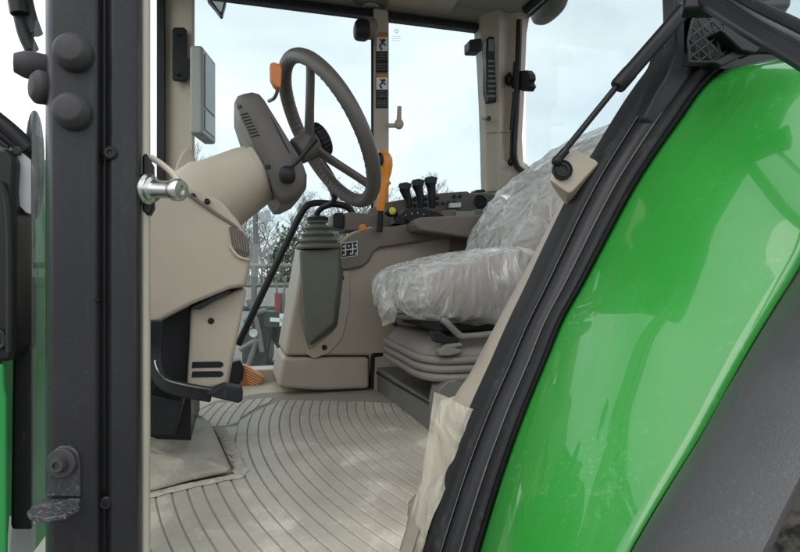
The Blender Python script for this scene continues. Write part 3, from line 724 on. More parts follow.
# grab rail by the right door
m = MB(); m.tube([PY(238, 345, 2.12), PY(262, 294, 2.12), PY(288, 240, 2.12), PY(302, 212, 2.12), PY(312, 203.5, 2.12), PY(330, 203.5, 2.12), PY(345, 206, 2.12), PY(352, 212, 2.12), PY(354, 222, 2.12)], .0125, 12); m.build('grab_rail', BLACK, T)

# orange gear lever
gl = empty('gear_lever', PY(382, 215, 1.9), T)
m = MB(); m.tube([PY(379.5, 232, 1.9), PY(380.5, 208, 1.9)], .0105, 12, 0, 2); m.build('lever_rod', BLACK, gl)
def ringp(lx, rx, py, y, dep):
    a, b = PY(lx, py, y), PY(rx, py, y); c = (a+b)/2; r = (b-a).length/2
    return [c+V((r*math.cos(2*math.pi*k/20), dep*math.sin(2*math.pi*k/20), 0)) for k in range(20)]
m = MB()
m.loft([ringp(377, 384, 211, 1.9, .013), ringp(376.5, 384.5, 208, 1.9, .015), ringp(378, 386.5, 197, 1.9, .016), ringp(379.8, 388.2, 186, 1.9, .016), ringp(380, 391, 183.5, 1.9, .018), ringp(380.2, 390.5, 182, 1.9, .018), ringp(380.5, 389, 180, 1.9, .017), ringp(380, 391, 174, 1.9, .021), ringp(378, 392.5, 166, 1.9, .025), ringp(376.5, 392.3, 159, 1.9, .026), ringp(376.5, 390, 154, 1.9, .023), ringp(378, 386, 151.2, 1.9, .014)])
m.build('lever_grip', ORANGE, gl, sharp=60)
m = MB(); m.ell(PY(380, 159, 1.878), .013, .012, .022); m.build('grip_button', BLACK, gl)

# three hydraulic levers
def hyd(px, top, bot, lean):
    e = empty('hydraulic_lever', PY(px, bot, 2.05), T)
    m = MB()
    m.tube([PY(px+lean, bot, 2.05), PY(px+lean*.8, bot-9, 2.05), PY(px+lean*.3, top+12, 2.05), PY(px-1, top+5, 2.05)], [.012, .0145, .0165, .021], 12)
    m.loft([[PY(px-7, top+4.5, 2.03), PY(px-4, top+7.5, 2.03), PY(px+5, top+7.5, 2.03), PY(px+6.8, top+1.2, 2.03), PY(px+1, top-.5, 2.03), PY(px-5.8, top+.8, 2.03)], [PY(px-7, top+4.5, 2.075), PY(px-4, top+7.5, 2.075), PY(px+5, top+7.5, 2.075), PY(px+6.8, top+1.2, 2.075), PY(px+1, top-.5, 2.075), PY(px-5.8, top+.8, 2.075)]])
    m.build('lever_grip', BLACK, e, bev=.005)
hyd(405, 182.5, 208, 4); hyd(418, 179, 208, 3.2); hyd(431, 176.5, 208, 1.2)

# --- operator seat
seat = empty('operator_seat', (.75, 1.5, FLOOR), T)
YN, YF = 1.28, 1.80   # near and far side of the seat
def soft(prof, y0, y1, s_end, name, mat_, parent, nmid=7, amp=0, fr=9, label=None, n=6):
    """rounded cushion: an outline in the XZ plane carried from side to side, swelling in the middle"""
    base = spline(prof, n, True); c = sum(base, V())/len(base); rings = []
    ks = [0, .02, .06, .14]+[.14+.72*i/nmid for i in range(1, nmid)]+[.86, .94, .98, 1]
    for k_ in ks:
        e = min(k_, 1-k_); s_ = s_end+(1-s_end)*min(1, (e/.14))**.45
        r = []
        for p in base:
            q_ = c+(p-c)*s_; q_ = V((q_.x, y0+(y1-y0)*k_, q_.z))
            if amp:
                d_ = (p-c).normalized(); w_ = V((mnoise.noise(q_*7), mnoise.noise(q_*7+V((9, 2, 4))), mnoise.noise(q_*7+V((1, 8, 3)))))*.05
                v1 = mnoise.voronoi(V(((q_.x+w_.x)*11+q_.z*5, (q_.y+w_.y)*10, (q_.z+w_.z)*5)))[0]; v2 = mnoise.voronoi(V(((q_.x+w_.z)*30+5, (q_.y+w_.x)*24, (q_.z+w_.y)*15)))[0]
                nz = .8*mnoise.noise(q_*8)+1.0*max(0, 1-(v1[1]-v1[0])/.45)**1.6+.28*max(0, 1-(v2[1]-v2[0])/.45)**1.5-.5; q_ += d_*amp*nz; q_.y += amp*.5*mnoise.noise(q_*11+V((3, 1, 7)))
            r.append(q_)
        rings.append(r)
    m = MB(); m.loft(rings); o = m.build(name, mat_, parent, sharp=180, label=label); return o
XF = .445
cush = [PY(a, b, 1.33) for a, b in ((424, 296), (427, 282), (436, 270), (455, 264), (480, 258), (508, 252), (530, 252), (546, 264), (540, 300), (524, 316), (490, 319), (450, 316), (432, 311))]
soft(cush, YN+.03, YF-.02, .8, 'seat_cushion', FABRIC, seat)
bk = [PY(a, b, 1.66) for a, b in ((486, 262), (490, 238), (508, 206), (530, 180), (556, 158), (580, 142), (600, 140), (612, 160), (590, 205), (562, 250), (535, 285), (505, 285))]
soft(bk, YN+.05, YF-.04, .8, 'seat_backrest', FABRIC, seat)
m = MB(); m.box((XF+.05, 1.36, PY(400, 334, 1.36).z), (XF+.55, 1.70, PY(400, 305, 1.36).z)); m.build('seat_pan', BLACK, seat, bev=.006)
m = MB(); m.tube([PX(398, 330, .56), PX(393, 321, .475), PX(391.5, 317, .462), PX(398, 316.5, .458), PX(415, 317, .458), PX(434, 317.5, .458), PY(441, 319, 1.29), PY(447, 323, 1.28), PY(458, 334, 1.28), PY(466, 336.5, 1.28), PY(500, 333.5, 1.28)], .0085, 12); m.build('slide_bar', GREYM, seat)
m = MB(); m.tube([PX(402, 328, .55), PX(440, 329, .55)], .006, 8, 0, 1); m.build('seat_linkage', GREYM, seat)
m = MB(); m.prism([V((XF+.035, 1.72, PX(400, 348, XF+.035).z)), V((XF+.035, 1.30, PX(425, 348, XF+.035).z)), V((XF+.035, 1.30, PX(425, 333, XF+.035).z)), V((XF+.035, 1.72, PX(400, 332, XF+.035).z))], (.45, 0, 0)); m.build('upper_plate', SUSP, seat, bev=.005)
for a, b in ((410, 338), (426, 339.5)):
    m = MB(); m.lathe([(0, 0), (.0045, 0), (.0045, .003), (0, .003)], PX(a, b, XF+.034), (-1, 0, 0), 10); m.build('plate_hole', BLACK, seat)
m = MB(); m.prism([PY(a, b, 1.262) for a, b in ((439, 351), (447, 345), (462, 343), (464, 346), (456, 348), (463, 350), (462, 353), (450, 356), (440, 356))], (0, .035, 0)); m.build('height_lever', SUSP, seat, bev=.004)
m = MB(); m.prism([PY(a, b, 1.275) for a, b in ((433, 332), (440, 331), (447, 336), (459, 338), (459, 343), (447, 344), (436, 343))], (0, .03, 0)); m.build('latch', BLACK, seat, bev=.003)
# bellows: rounded folds round the suspension
def foldpath(zc, g_=0):
    x0 = XF-.012+g_; y0_ = 1.272+g_
    return spline([V((x0+.5, y0_, zc+.004)), V((x0+.25, y0_, zc)), V((x0+.12, y0_, zc-.002)), V((x0+.04, y0_+.02, zc-.004)), V((x0+.004, y0_+.075, zc-.003)), V((x0, y0_+.2, zc)), V((x0, y0_+.38, zc+.004)), V((x0+.03, y0_+.45, zc+.004))], 6)
zb_ = PX(425, 374, XF).z
for i in range(3):
    m = MB(); m.tube(foldpath(zb_+i*.0205), .0102, 12, 0, 0); m.build('bellows_fold', SUSP, seat)
ft = foldpath(0, .012)
m = MB(); m.prism([V((p.x, p.y, zb_-.012)) for p in ft], (0, 0, .062)); m.build('bellows_core', TAUPE_D, seat)
m = MB(); m.loft([[V((p.x, p.y, zb_+.047)) for p in foldpath(0, .004)], [V((p.x, p.y, zb_+.056)) for p in foldpath(0, .006)], [V((p.x, p.y, zb_+.082)) for p in foldpath(0, .04)]]); m.build('bellows_lid', SUSP, seat, sharp=50)
XB = .478
m = MB(); m.box((XB, 1.37, FLOOR-.01), (XB+.6, 1.96, PX(400, 382, XB).z)); sb = m.build('seat_base', GREYM, seat, bev=.006)
m = MB(); m.tube([PX(374, 371, XB-.003), PX(395, 384, XB-.003), PX(436, 408, XB-.003)], .003, 6, 0, 1); m.build('base_seam', BLACK, seat)
m = MB(); m.prism([PY(a, b, 1.27) for a, b in ((437, 402), (440, 388), (448, 381), (500, 374), (500, 420), (437, 420))], (0, .06, 0)); m.build('base_cover', GREYM, seat, bev=.004)

# plastic covers on the seat: things of their own, slipped over the cushions
grp = None
cc = [PY(a, b, 1.31) for a, b in ((414, 304), (416, 288), (423, 275), (436, 266), (455, 260.5), (480, 254.5), (504, 248.5), (526, 248), (543, 254), (551, 268), (545, 297), (528, 317), (500, 323.5), (468, 321.5), (444, 319.5), (424, 317))]
f1 = soft(cc, YN-.005, YF+.02, .84, 'seat_cover', FILM, None, nmid=120, amp=.011, fr=9, n=16)
tag(f1, 'crumpled clear plastic film wrapped round the flat seat cushion above the suspension bellows', 'plastic cover')
cb2 = [PY(a, b, 1.64) for a, b in ((477, 256), (482, 236), (494, 214), (510, 193), (530, 174), (553, 155), (578, 138), (598, 132), (612, 137), (622, 156), (600, 205), (570, 252), (545, 287), (512, 290), (488, 274))]
f2 = soft(cb2, YN+.015, YF, .84, 'seat_cover', FILM, None, nmid=120, amp=.011, fr=9, n=16)
tag(f2, 'crumpled clear plastic film pulled over the leaning seat backrest, behind the beige strut block', 'plastic cover')
# loose flap of the cover hanging at the cushion front
m = MB(); rows = []
for i in range(14):
    f = i/13; r = []
    for j in range(12):
        g_ = j/11; p = PY(378+g_*17+f*3*(1-g_), 296+f*30*(1-.25*g_)+g_*4, 1.31+.25*f*.2)
        p += V((mnoise.noise(p*28)*.012, mnoise.noise(p*22+V((5, 0, 0)))*.02, 0)); r.append(p)
    rows.append(r)
m.grid(rows); o = m.build('loose_flap', FILM, f1, sharp=180)

# --- floor mat: a top-level thing lying on the cab floor
m = MB()
def arcx(r, y): return 1.855-math.sqrt(max(1e-6, r*r-(y-1.43)**2))
def poly_px(pts): return [(PZ(a, b, FLOOR).x, PZ(a, b, FLOOR).y) for a, b in pts]
def inside(x, y, P):
    c = False; n = len(P)
    for i in range(n):
        x0, ya = P[i]; x1, yb = P[(i+1) % n]
        if (ya > y) != (yb > y) and x < (x1-x0)*(y-ya)/(yb-ya)+x0: c = not c
    return c
mp_ = [PZ(a, b, FLOOR-.006) for a, b in ((150, 600), (120, 500), (240, 470), (213, 428), (186, 416), (215, 401), (262, 393), (420, 386), (432, 400), (438, 440), (428, 500), (410, 560), (400, 620))]
m.prism(mp_, (0, 0, -.006), 1)
# smooth pad areas
m.prism([PZ(a, b, FLOOR-.004) for a, b in ((214, 428), (238, 426), (234, 440), (242, 464), (246, 471), (236, 473))], (0, 0, -.004), 0)
regs = [(poly_px([(236, 440), (234, 430), (245, 415), (281, 399), (300, 399), (400, 402), (432, 425), (430, 468), (423, 488), (410, 497), (408, 520), (402, 545), (395, 580), (320, 640), (100, 640), (140, 494), (200, 482.5), (240, 476), (246, 470)]), 0),
        (poly_px([(186, 416), (215, 402), (275, 396), (243, 414), (236, 424.5), (204, 425.5)]), 0)]
step = .0270; gap = .0026
for k_ in range(-13, 50):
    r0 = 1.85-k_*step; r1 = r0-step+gap
    for P, mi in regs:
        ys = [.70+i*.006 for i in range(240)]
        run = []
        def rng_(r, ym):
            if not inside(arcx(r, ym), ym, P): return None
            lo = hi = ym
            while inside(arcx(r, lo-.004), lo-.004, P): lo -= .004
            while inside(arcx(r, hi+.004), hi+.004, P): hi += .004
            return lo, hi
        def flush(run):
            if len(run) < 3: return
            a, b = run[0], run[-1]; n = max(3, int((b-a)/.02)); h_ = .0028
            ra = rng_(r0, (a+b)/2) or (a, b); rb = rng_(r1, (a+b)/2) or (a, b)
            ra = tuple(min(max(v, c_-.06), c_+.06) for v, c_ in zip(ra, (a, b))); rb = tuple(min(max(v, c_-.06), c_+.06) for v, c_ in zip(rb, (a, b)))
            sec = []
            for i in range(n+1):
                ya = ra[0]+(ra[1]-ra[0])*i/n; yb = rb[0]+(rb[1]-rb[0])*i/n; xa, xb = arcx(r0, ya), arcx(r1, yb)
                p_, q_ = V((xa, ya, 0)), V((xb, yb, 0)); w_ = (q_-p_).length
                at = lambda f_, z_: V((p_.lerp(q_, f_/w_).x, p_.lerp(q_, f_/w_).y, FLOOR-.006+z_))
                sec.append([at(0, 0), at(.0006, h_*.7), at(.0022, h_), at(w_-.0022, h_), at(w_-.0006, h_*.7), at(w_, 0)])
            m.loft(sec, 0, True, True)
        for y in ys:
            xm = (arcx(r0, y)+arcx(r1, y))/2
            if inside(xm, y, P): run.append(y)
            else: flush(run); run = []
        flush(run)
fm = m.build('floor_mat', [MATR, MATD], None, sharp=15)
tag(fm, 'dusty grey rubber floor mat with curved ribs between the pedal and the seat', 'floor mat')

# --- rear door post along the fender, its seals and trims
Bc = [(664, 45), (660, 60), (648, 77), (633, 99), (608, 140), (590, 170), (573, 202), (551, 248), (534, 285), (515, 325), (497, 366), (475, 415), (452, 475), (427, 552), (405, 625)]
Gc = [(724, 69), (715, 74), (697, 95), (678.6, 122), (656, 154), (633, 190), (611, 231), (600, 252), (580, 290), (563, 320), (544, 368), (524, 417), (503, 476), (480, 552), (462, 625)]
def strip(f0, f1, ds, name, mt, par, nn=6, bump=0):
    rows = []
    for (bx, by), (gx, gy), sp in zip(Bc, Gc, range(99)):
        pass
    Bs = spline([V((a, b, 0)) for a, b in Bc], 4); Gs = spline([V((a, b, 0)) for a, b in Gc], 4)
    m = MB()
    for B_, G_ in zip(Bs, Gs):
        r = []
        for i in range(nn+1):
            t_ = i/nn; f = f0+(f1-f0)*t_; q_ = B_.lerp(G_, f)
            yy = .815-.055*f-ds[0]-(ds[1]-ds[0])*t_-bump*math.sin(math.pi*t_)
            r.append(PY(q_.x, q_.y, yy))
        # back side to give it depth
        q0, q1 = r[0], r[-1]
        r = [q0+V((.004, .035, 0))]+r+[q1+V((.004, .035, 0))]
        rows.append(r)
    m.grid(rows); return m.build(name, mt, par, sharp=50)
dp = empty('rear_door_post', PY(540, 360, .8), T)
strip(0, .24, (0, .004), 'inner_seal', RUBBER, dp, bump=.004)
strip(.25, .27, (.004, .004), 'seal_lip', GREYM, dp, 3, .0012)
strip(.28, .60, (.0, .002), 'post_face', POST, dp, bump=.003)
strip(.61, .63, (.004, .004), 'trim_lip', GREYM, dp, 3, .0012)
strip(.635, .87, (.003, .008), 'outer_seal', RUBBER, dp, bump=.004)
strip(.875, 1.01, (.006, .004), 'fender_bead', BLACK, dp, bump=.010)
m = MB()   # upper post above the fender
m.loft([[PY(660, -40, .80), PY(672, -40, .765), PY(700, -40, .765), PY(712, -40, .80), PY(700, -40, .86)],
        [PY(662, 20, .80), PY(674, 20, .765), PY(694, 20, .765), PY(704, 20, .80), PY(690, 20, .86)],
        [PY(663, 48, .80), PY(676, 52, .765), PY(694, 55, .765), PY(700, 60, .80), PY(690, 50, .86)],
        [PY(655, 70, .803), PY(667, 76, .772), PY(688, 78, .768), PY(700, 76, .79), PY(690, 72, .86)],
        [PY(645, 88, .804), PY(656, 94, .775), PY(675, 98, .771), PY(684, 98, .79), PY(680, 88, .86)],
        [PY(634, 112, .808), PY(643, 118, .782), PY(655, 126, .779), PY(662, 130, .795), PY(655, 118, .86)],
        [PY(622, 133, .83), PY(630, 138, .82), PY(638, 144, .82), PY(643, 148, .83), PY(640, 140, .86)]])
m.build('upper_post', POST, dp, bev=.006, sharp=60)
# beige inner trim beside the seat
m = MB(); rows = []
Li = spline([V((a, b, 0)) for a, b in ((562, 200), (542, 238), (516, 287), (490, 335), (470, 373), (455, 396), (440, 430), (428, 485), (412, 552))], 5)
Ri = spline([V((a, b, 0)) for a, b in ((584, 190), (562, 232), (541, 276), (518, 326), (499, 368), (482, 408), (463, 455), (446, 505), (432, 552))], 5)
for a, b in zip(Li, Ri):
    rows.append([PY(a.x+3, a.y+2, .99), PY(a.x, a.y, .96), PY(a.x+.2*(b.x-a.x), a.y+.2*(b.y-a.y), .925), PY(b.x-.3*(b.x-a.x), b.y, .86), PY(b.x, b.y, .835), PY(b.x+4, b.y, .85)])
m.grid(rows); m.build('inner_trim', BEIGE, dp, sharp=60)
# protective film on the sill corner
m = MB(); rows = []
for i in range(26):
    f = i/25; r = []
    for j in range(14):
        g_ = j/13
        a = V((434-14*f-20*f*f, 392+168*f, 0)); b = V((476-58*f+2*f*f, 404+152*f, 0)); q_ = a.lerp(b, g_)
        p = PY(q_.x, q_.y+6*g_*(1-f), .905-.08*g_)
        p += V((mnoise.noise(p*30)*.004, mnoise.noise(p*18+V((2, 0, 0)))*.010+.005*abs(mnoise.noise(p*50)), mnoise.noise(p*25)*.003))
        r.append(p)
    rows.append(r)
m.grid(rows); pf = m.build('protective_film', FILM_D, None, sharp=180)
tag(pf, 'dusty peeling protective film on the beige door sill corner beside the ribbed mat', 'plastic film')
m = MB(); m.prism([PY(a, b, .97) for a, b in ((444, 404), (468, 396), (482, 408), (440, 545), (425, 575), (408, 575), (420, 520))], (0, .03, 0)); m.build('sill_corner', BEIGE_L, dp, bev=.006)

# gas strut of the door and its beige block
gs = empty('door_gas_strut', PY(620, 80, .8), T)
m = MB(); m.tube([PY(557, 160, .80), PY(621, 81, .77)], .0048, 12, 0, 2); m.build('strut_rod', BLACK, gs)
m = MB(); a, b = PY(617, 87, .772), PY(700, -8, .735)
m.lathe([(0, 0), (.0115, 0), (.0125, .003), (.0125, .03), (.0118, .032), (.0118, (b-a).length-.03), (.0112, (b-a).length)], a, b-a, 24); m.build('strut_cylinder', BLACK, gs, sharp=35)
m = MB(); a, b = PY(690, 4, .739), PY(685, 10, .741); ax = (a-b).normalized(); m.lathe([(.0, 0), (.0128, 0), (.0128, .004), (0, .004)], b, ax, 24); m.build('strut_band', GREYM, gs)
m = MB(); m.ell(PY(557, 161, .80), .0085, .0085, .0085); m.tube([PY(558, 159, .80), PY(566, 150, .797)], .0068, 10, 0, 2); m.build('ball_joint', BLACK, gs)
m = MB()
fz = [(550, 188), (552, 178), (572, 152), (577, 150), (598, 163), (597, 171), (580, 200), (566, 209)]
m.loft([[PY(a, b, .80) for a, b in ((549, 180), (553, 174), (571, 152.5), (577, 150.5), (597, 161), (598, 164), (573, 191), (568, 193))],
        [PY(a, b, .845) for a, b in ((552, 186), (556, 180), (574, 156), (580, 155), (599, 165), (600, 169), (574, 204), (567, 207))]])
m.build('strut_block', BEIGE, gs, bev=.006, seg=4)
m = MB(); c = PY(562, 170, .7985); ax = V((-.25, -1, .1))
m.lathe([(0, 0), (.0165, 0), (.0165, .002), (.0145, .003), (.013, .001), (.012, .001), (.011, .003), (.008, .003), (.007, .001), (0, .001)], c, ax, 28); m.build('strut_bushing', BLACK, gs, sharp=25)

# --- rear fender
YG, YO = .757, .50
Ls = spline([V((a, b, 0)) for a, b in ((452, 650), (480, 552), (503, 475), (524, 415), (545, 363), (563, 320), (580, 290), (600, 252), (611, 231), (633, 190), (656, 154), (678.6, 122), (697, 95), (715, 75), (728, 69), (762, 62), (800, 54), (850, 48), (900, 46))], 4)
lp3 = [PY(p.x, p.y, YG) for p in Ls]
# outer edge of the green shell, from the picture where visible, carried on beyond the frame
Ro = [PY(a, b, YO) for a, b in ((560, 680), (597, 615), (630, 552), (663, 496), (700, 437), (727, 389), (751, 346), (777, 303), (800, 266))]
Ro += [V((.640, YO, H+.06)), V((.70, YO, H+.125)), V((.78, YO, H+.185)), V((.86, YO, H+.225)), V((.96, YO, H+.25)), V((1.08, YO, H+.255))]
Rs = spline(Ro, 6)
def resamp(P, n):
    ln = [0]
    for a, b in zip(P, P[1:]): ln.append(ln[-1]+(b-a).length)
    out_ = []
    j = 0
    for i in range(n+1):
        s_ = ln[-1]*i/n
        while j < len(P)-2 and ln[j+1] < s_: j += 1
        out_.append(P[j].lerp(P[j+1], (s_-ln[j])/max(1e-9, ln[j+1]-ln[j])))
    return out_
lp3 = resamp([p for p in lp3 if p.x < 1.1], 70); Rr = resamp(Rs, 70)
lp3 = [p for p in lp3]
def shell(t_): # bulge across the width
    return .024*math.sin(math.pi*min(1, t_*1.0))
rows = []
for i, (a, b) in enumerate(zip(lp3, Rr)):
    tg = (lp3[min(i+1, 70)]-lp3[max(0, i-1)]).normalized(); nrm = V((-tg.z, 0, tg.x)).normalized()
    if nrm.x > 0 and nrm.z < 0: nrm = -nrm
    rows.append([a.lerp(b, j/20)+nrm*shell(j/20) for j in range(21)])
m = MB(); m.grid(rows); fd = empty('rear_fender', (.7, .6, H), T)
m.build('fender_shell', FENDER, fd, solid=.004, sharp=180)
# grey flare
Fo = [PY(a, b, .35) for a, b in ((690, 680), (725, 615), (760, 552), (780, 512), (800, 472), (830, 410), (868, 330))]
Fo += [V((.70, .35, H+.06)), V((.80, .35, H+.13)), V((.92, .35, H+.175)), V((1.08, .35, H+.19))]
Fr = resamp(spline(Fo, 6), 70)
rows = []
for i, (a, b) in enumerate(zip(Rr, Fr)):
    tg = (Rr[min(i+1, 70)]-Rr[max(0, i-1)]).normalized(); nrm = V((-tg.z, 0, tg.x)).normalized()
    r = [a+V((.01, .03, -.02)), a+V((.004, .005, -.006))]
    for j in range(0, 17):
        t_ = j/16; r.append(a.lerp(b, t_)+nrm*(-.002+.030*math.sin(math.pi*t_)**.9))
    r += [b+V((.01, .004, -.010)), b+V((.014, .02, -.018))]
    rows.append(r)
m = MB(); m.grid(rows); m.build('fender_flare', FLARE, fd, sharp=60)

# lattice bracket by the hinge
dr = empty('cab_door', PY(745, 20, .6), T)
m = MB(); yy = .735
def bar(a, b, w_=.0015): m.tube([PY(*a, yy), PY(*b, yy)], w_, 6, 0, 0)
outl = [(690, 62), (688, 40), (692, 20), (700, 13), (722, 10), (744, 26), (746, 45), (716, 62)]
for i in range(len(outl)): bar(outl[i], outl[(i+1) % len(outl)], .0022)
def clipline(p, d_):
    run = []
    for i in range(-120, 121):
        x, y = p[0]+d_[0]*i*.6, p[1]+d_[1]*i*.6
        if inside(x, y, outl): run.append((x, y))
    if len(run) > 4: bar(run[0], run[-1])
for k_ in range(-4, 5):
    clipline((716+k_*11.5, 38), (.30, .954)); clipline((716, 38+k_*10.5), (.80, -.60)); clipline((716, 38+k_*13), (.72, .69))
m.build('hinge_lattice', BUMPER, dr, sharp=60)
m = MB(); m.prism([PY(a, b, .765) for a, b in ((684, 66), (684, 5), (735, 2), (760, 30), (752, 52), (716, 66))], (0, .02, 0)); m.build('hinge_backing', BLACK, dr)
m = MB(); m.prism([PY(a, b, .725) for a, b in ((712, 62), (746, 44), (752, 46), (752, 52), (722, 66))], (0, .03, 0)); m.prism([PY(a, b, .715) for a, b in ((720, 30), (732, 26), (764, 46), (756, 53), (742, 50))], (0, .03, 0)); m.build('hinge_arm', BLACK, dr, bev=.003)
m = MB(); m.tube([PY(742, 52, .74), PY(756, 50, .73), PY(770, 50, .72), PY(786, 53, .70)], .007, 8); m.build('hinge_hose', RUBBER, dr)
# open door: lower frame sweeping out towards the viewer and down, glass above it
h0, h1, h2 = PD(688, -14, .80), PD(752, 26, .66), PD(832, 74, .53)
m = MB(); pth = spline([h0, h1, h2, PD(900, 150, .46)], 8)
rings = []
for i, p in enumerate(pth):
    tt = (pth[min(i+1, len(pth)-1)]-pth[max(0, i-1)]).normalized(); sd_ = tt.cross(V((0, 0, 1))).normalized(); u_ = sd_.cross(tt)
    rings.append([p+sd_*.010+u_*.012, p+sd_*.012-u_*.004, p+sd_*.006-u_*.013, p-sd_*.008-u_*.013, p-sd_*.012-u_*.004, p-sd_*.010+u_*.012])
m.loft(rings); m.build('door_frame', POST, dr, bev=.003)
e_ = pth[-1]; tp0 = V((h0.x, h0.y, H+1.10)); tp1 = V((e_.x-.01, e_.y, H+1.02))
m = MB(); m.tube([e_, V((e_.x-.004, e_.y, H+.5)), tp1, tp1.lerp(tp0, .06)+V((0, 0, .02)), tp0], .016, 10, 0, 6); m.build('door_stile', POST, dr)
m = MB(); m.tube([p+V((0, 0, .026)) for p in pth], .006, 10, 0, 0); m.build('door_rubber', RUBBER, dr)
m = MB(); m.grid([[p+V((0, 0, .03)) for p in pth], [V((p.x, p.y, H+1.02)) for p in pth]]); m.build('door_pane', GLASS, dr)
m = MB(); m.obox(PD(735, -6, .76), (.05, -.035, -.008), (.01, .014, 0), (.008, .004, .028)); m.build('door_hinge', BLACK, dr, bev=.006)

m = MB(); m.prism([PY(a, b, .80) for a, b in ((684, 70), (690, 40), (760, 38), (800, 34), (860, 30), (900, 30), (900, 56), (800, 60), (740, 72))], (0, .03, 0)); m.build('quarter_panel', BLACK, T, bev=.004)
# rear wheel under the fender
wh = empty('rear_wheel', (1.30, .58, .85), T)
m = MB(); m.lathe([(.35, -.18), (.62, -.19), (.78, -.17), (.82, -.1), (.83, 0), (.82, .1), (.78, .17), (.62, .19), (.35, .18)], (1.30, .60, .86), (0, 1, 0), 64); m.build('tyre', TYRE, wh)
m = MB()
for i in range(22):
    for sgn in (1, -1):
        a = 2*math.pi*(i+(.5 if sgn > 0 else 0))/22; d_ = V((math.cos(a), 0, math.sin(a))); tn = V((-d_.z, 0, d_.x))
        c = V((1.30, .60, .86))
        m.loft([[c+d_*rr_+V((0, sgn*y_, 0))+tn*(y_*.45+dx) for rr_, dx in ((.80, -.03), (.865, -.022), (.865, .022), (.80, .03))] for y_ in (.0, .09, .18)])
m.build('tread_lug', TYRE, wh, bev=.004)
m = MB(); m.lathe([(0, -.05), (.2, -.06), (.33, -.14), (.36, -.17), (.36, .17), (0, .1)], (1.30, .60, .86), (0, 1, 0), 48); m.build('rim', YELLOW, wh)

# --- in front of the cab: hood, loader frame, mirrors
m = MB()
m.loft([[V((x, 1.16+dy, .9)), V((x, 1.16+dy, H+zt_-.12)), V((x, 1.20+dy, H+zt_-.03)), V((x, 1.34+dy, H+zt_)), V((x, 1.68-dy, H+zt_)), V((x, 1.80-dy, H+zt_-.03)), V((x, 1.84-dy, H+zt_-.12)), V((x, 1.84-dy, .9))] for x, zt_, dy in ((-.46, .30, 0), (-1.0, .28, .01), (-1.7, .20, .03), (-2.0, .08, .07))])
m.build('hood', GREENP, T, bev=.01)
lf = empty('loader_frame', PY(15, 300, 1.0), T)
m = MB(); m.prism([PY(a, b, 1.00) for a, b in ((-40, 170), (-10, 148), (6, 146), (16, 158), (14, 190), (16, 220), (16, 350), (10, 362), (-40, 362))], (0, .10, 0)); m.build('loader_mast', BLACK, lf, bev=.008)
m = MB(); m.tube([PY(0, 182, .994), PY(6, 200, .994), PY(9, 240, .994), PY(9, 352, .994)], .005, 8); m.tube([PY(-8, 330, .994), PY(2, 333, .994), PY(4, 345, .994), PY(-8, 349, .994)], .004, 8); m.build('mast_edge', POST, lf)
m = MB(); m.prism([PY(a, b, 1.02) for a, b in ((13, 150), (17, 149), (24, 154), (31, 160), (31, 214), (26, 212), (19, 205), (17, 178))], (-.018, .05, 0), 0); m.lathe([(0, 0), (.007, 0), (.006, .004), (0, .004)], PY(17, 151, 1.018), (0, -1, 0), 14, 1); m.lathe([(0, 0), (.003, 0), (0, .003)], PY(16.5, 162, 1.018), (0, -1, 0), 10, 1); m.build('side_shield', [HOODP, BLACK], lf, bev=.004)
m = MB(); m.tube([PY(-20, 106, 1.15), PY(10, 130, 1.15), PY(30, 149, 1.15)], .014, 10)
m.tube([PY(-20, 118, 1.15), PY(8, 140, 1.15), PY(26, 155, 1.15)], .006, 8); m.tube([PY(-20, 126, 1.15), PY(8, 148, 1.15)], .005, 8); m.build('loader_pipe', BLACK, lf)
m = MB(); pts = [PY(14, 205, 1.1), PY(21, 214, 1.1), PY(26, 235, 1.1), PY(27, 280, 1.1), PY(24, 330, 1.1)]
P_ = spline(pts, 30); m.tube(P_, [(.013 if i % 2 else .0105) for i in range(len(P_))], 12, 0, 0); m.build('corrugated_hose', BLACK, lf, sharp=60)
m = MB(); m.prism([PY(a, b, 1.06) for a, b in ((14, 352), (17, 342), (24, 339), (30, 343), (33, 352), (33, 530), (12, 530))], (-.008, .02, 0)); m.build('guard_plate', RUBBER, lf, bev=.004)
m = MB(); m.prism([PY(a, b, 1.0) for a, b in ((-30, 364), (5, 364), (6, 390), (8, 396), (8, 600), (-30, 600))], (-.03, .08, 0)); m.build('loader_beam', GREENP, lf, bev=.006)
m = MB(); m.prism([PY(a, b, 1.12) for a, b in ((12, 527), (36, 524), (36, 580), (8, 580))], (-.02, .05, 0)); m.build('step_plate', HOODP, lf)
m = MB(); m.box((-1.9, 1.2, .5), (-.5, 1.75, .95)); m.build('engine_block', BLACK, T, bev=.01)
m = MB(); m.tube([PY(17, -8, 1.0), PY(20, 12, 1.0), PY(25, 34, 1.0), PY(32, 50, 1.0)], .010, 10); m.tube([PY(24, -8, 1.0), PY(29, 14, 1.0), PY(36, 34, 1.0)], .010, 10); m.tube([PY(16, -10, .99), PY(20, 14, .99)], .013, 10, 0, 3); m.build('mirror_bracket', BLACK, T)
m = MB(); m.ell(PY(35, 165, 1.2), .013, .03, .10, pw=.9); m.build('indicator_housing', BLACK, T)
# exterior mirror beyond the windscreen
m = MB(); m.prism([PY(a, b, 2.7) for a, b in ((207, -30), (207, -2), (214, 6), (220, 14), (222.5, 15), (226, 2), (228, -30))], (0, .05, 0)); mo = m.build('side_mirror', BLACK, T, bev=.006)
m = MB(); m.prism([PY(a, b, 2.697) for a, b in ((209.5, -30), (209.5, -3), (215.5, 5), (220, 11.5), (221.5, 11.5), (224, 1), (225.5, -30))], (0, .003, 0)); m.build('mirror_glass', HOODP, mo)
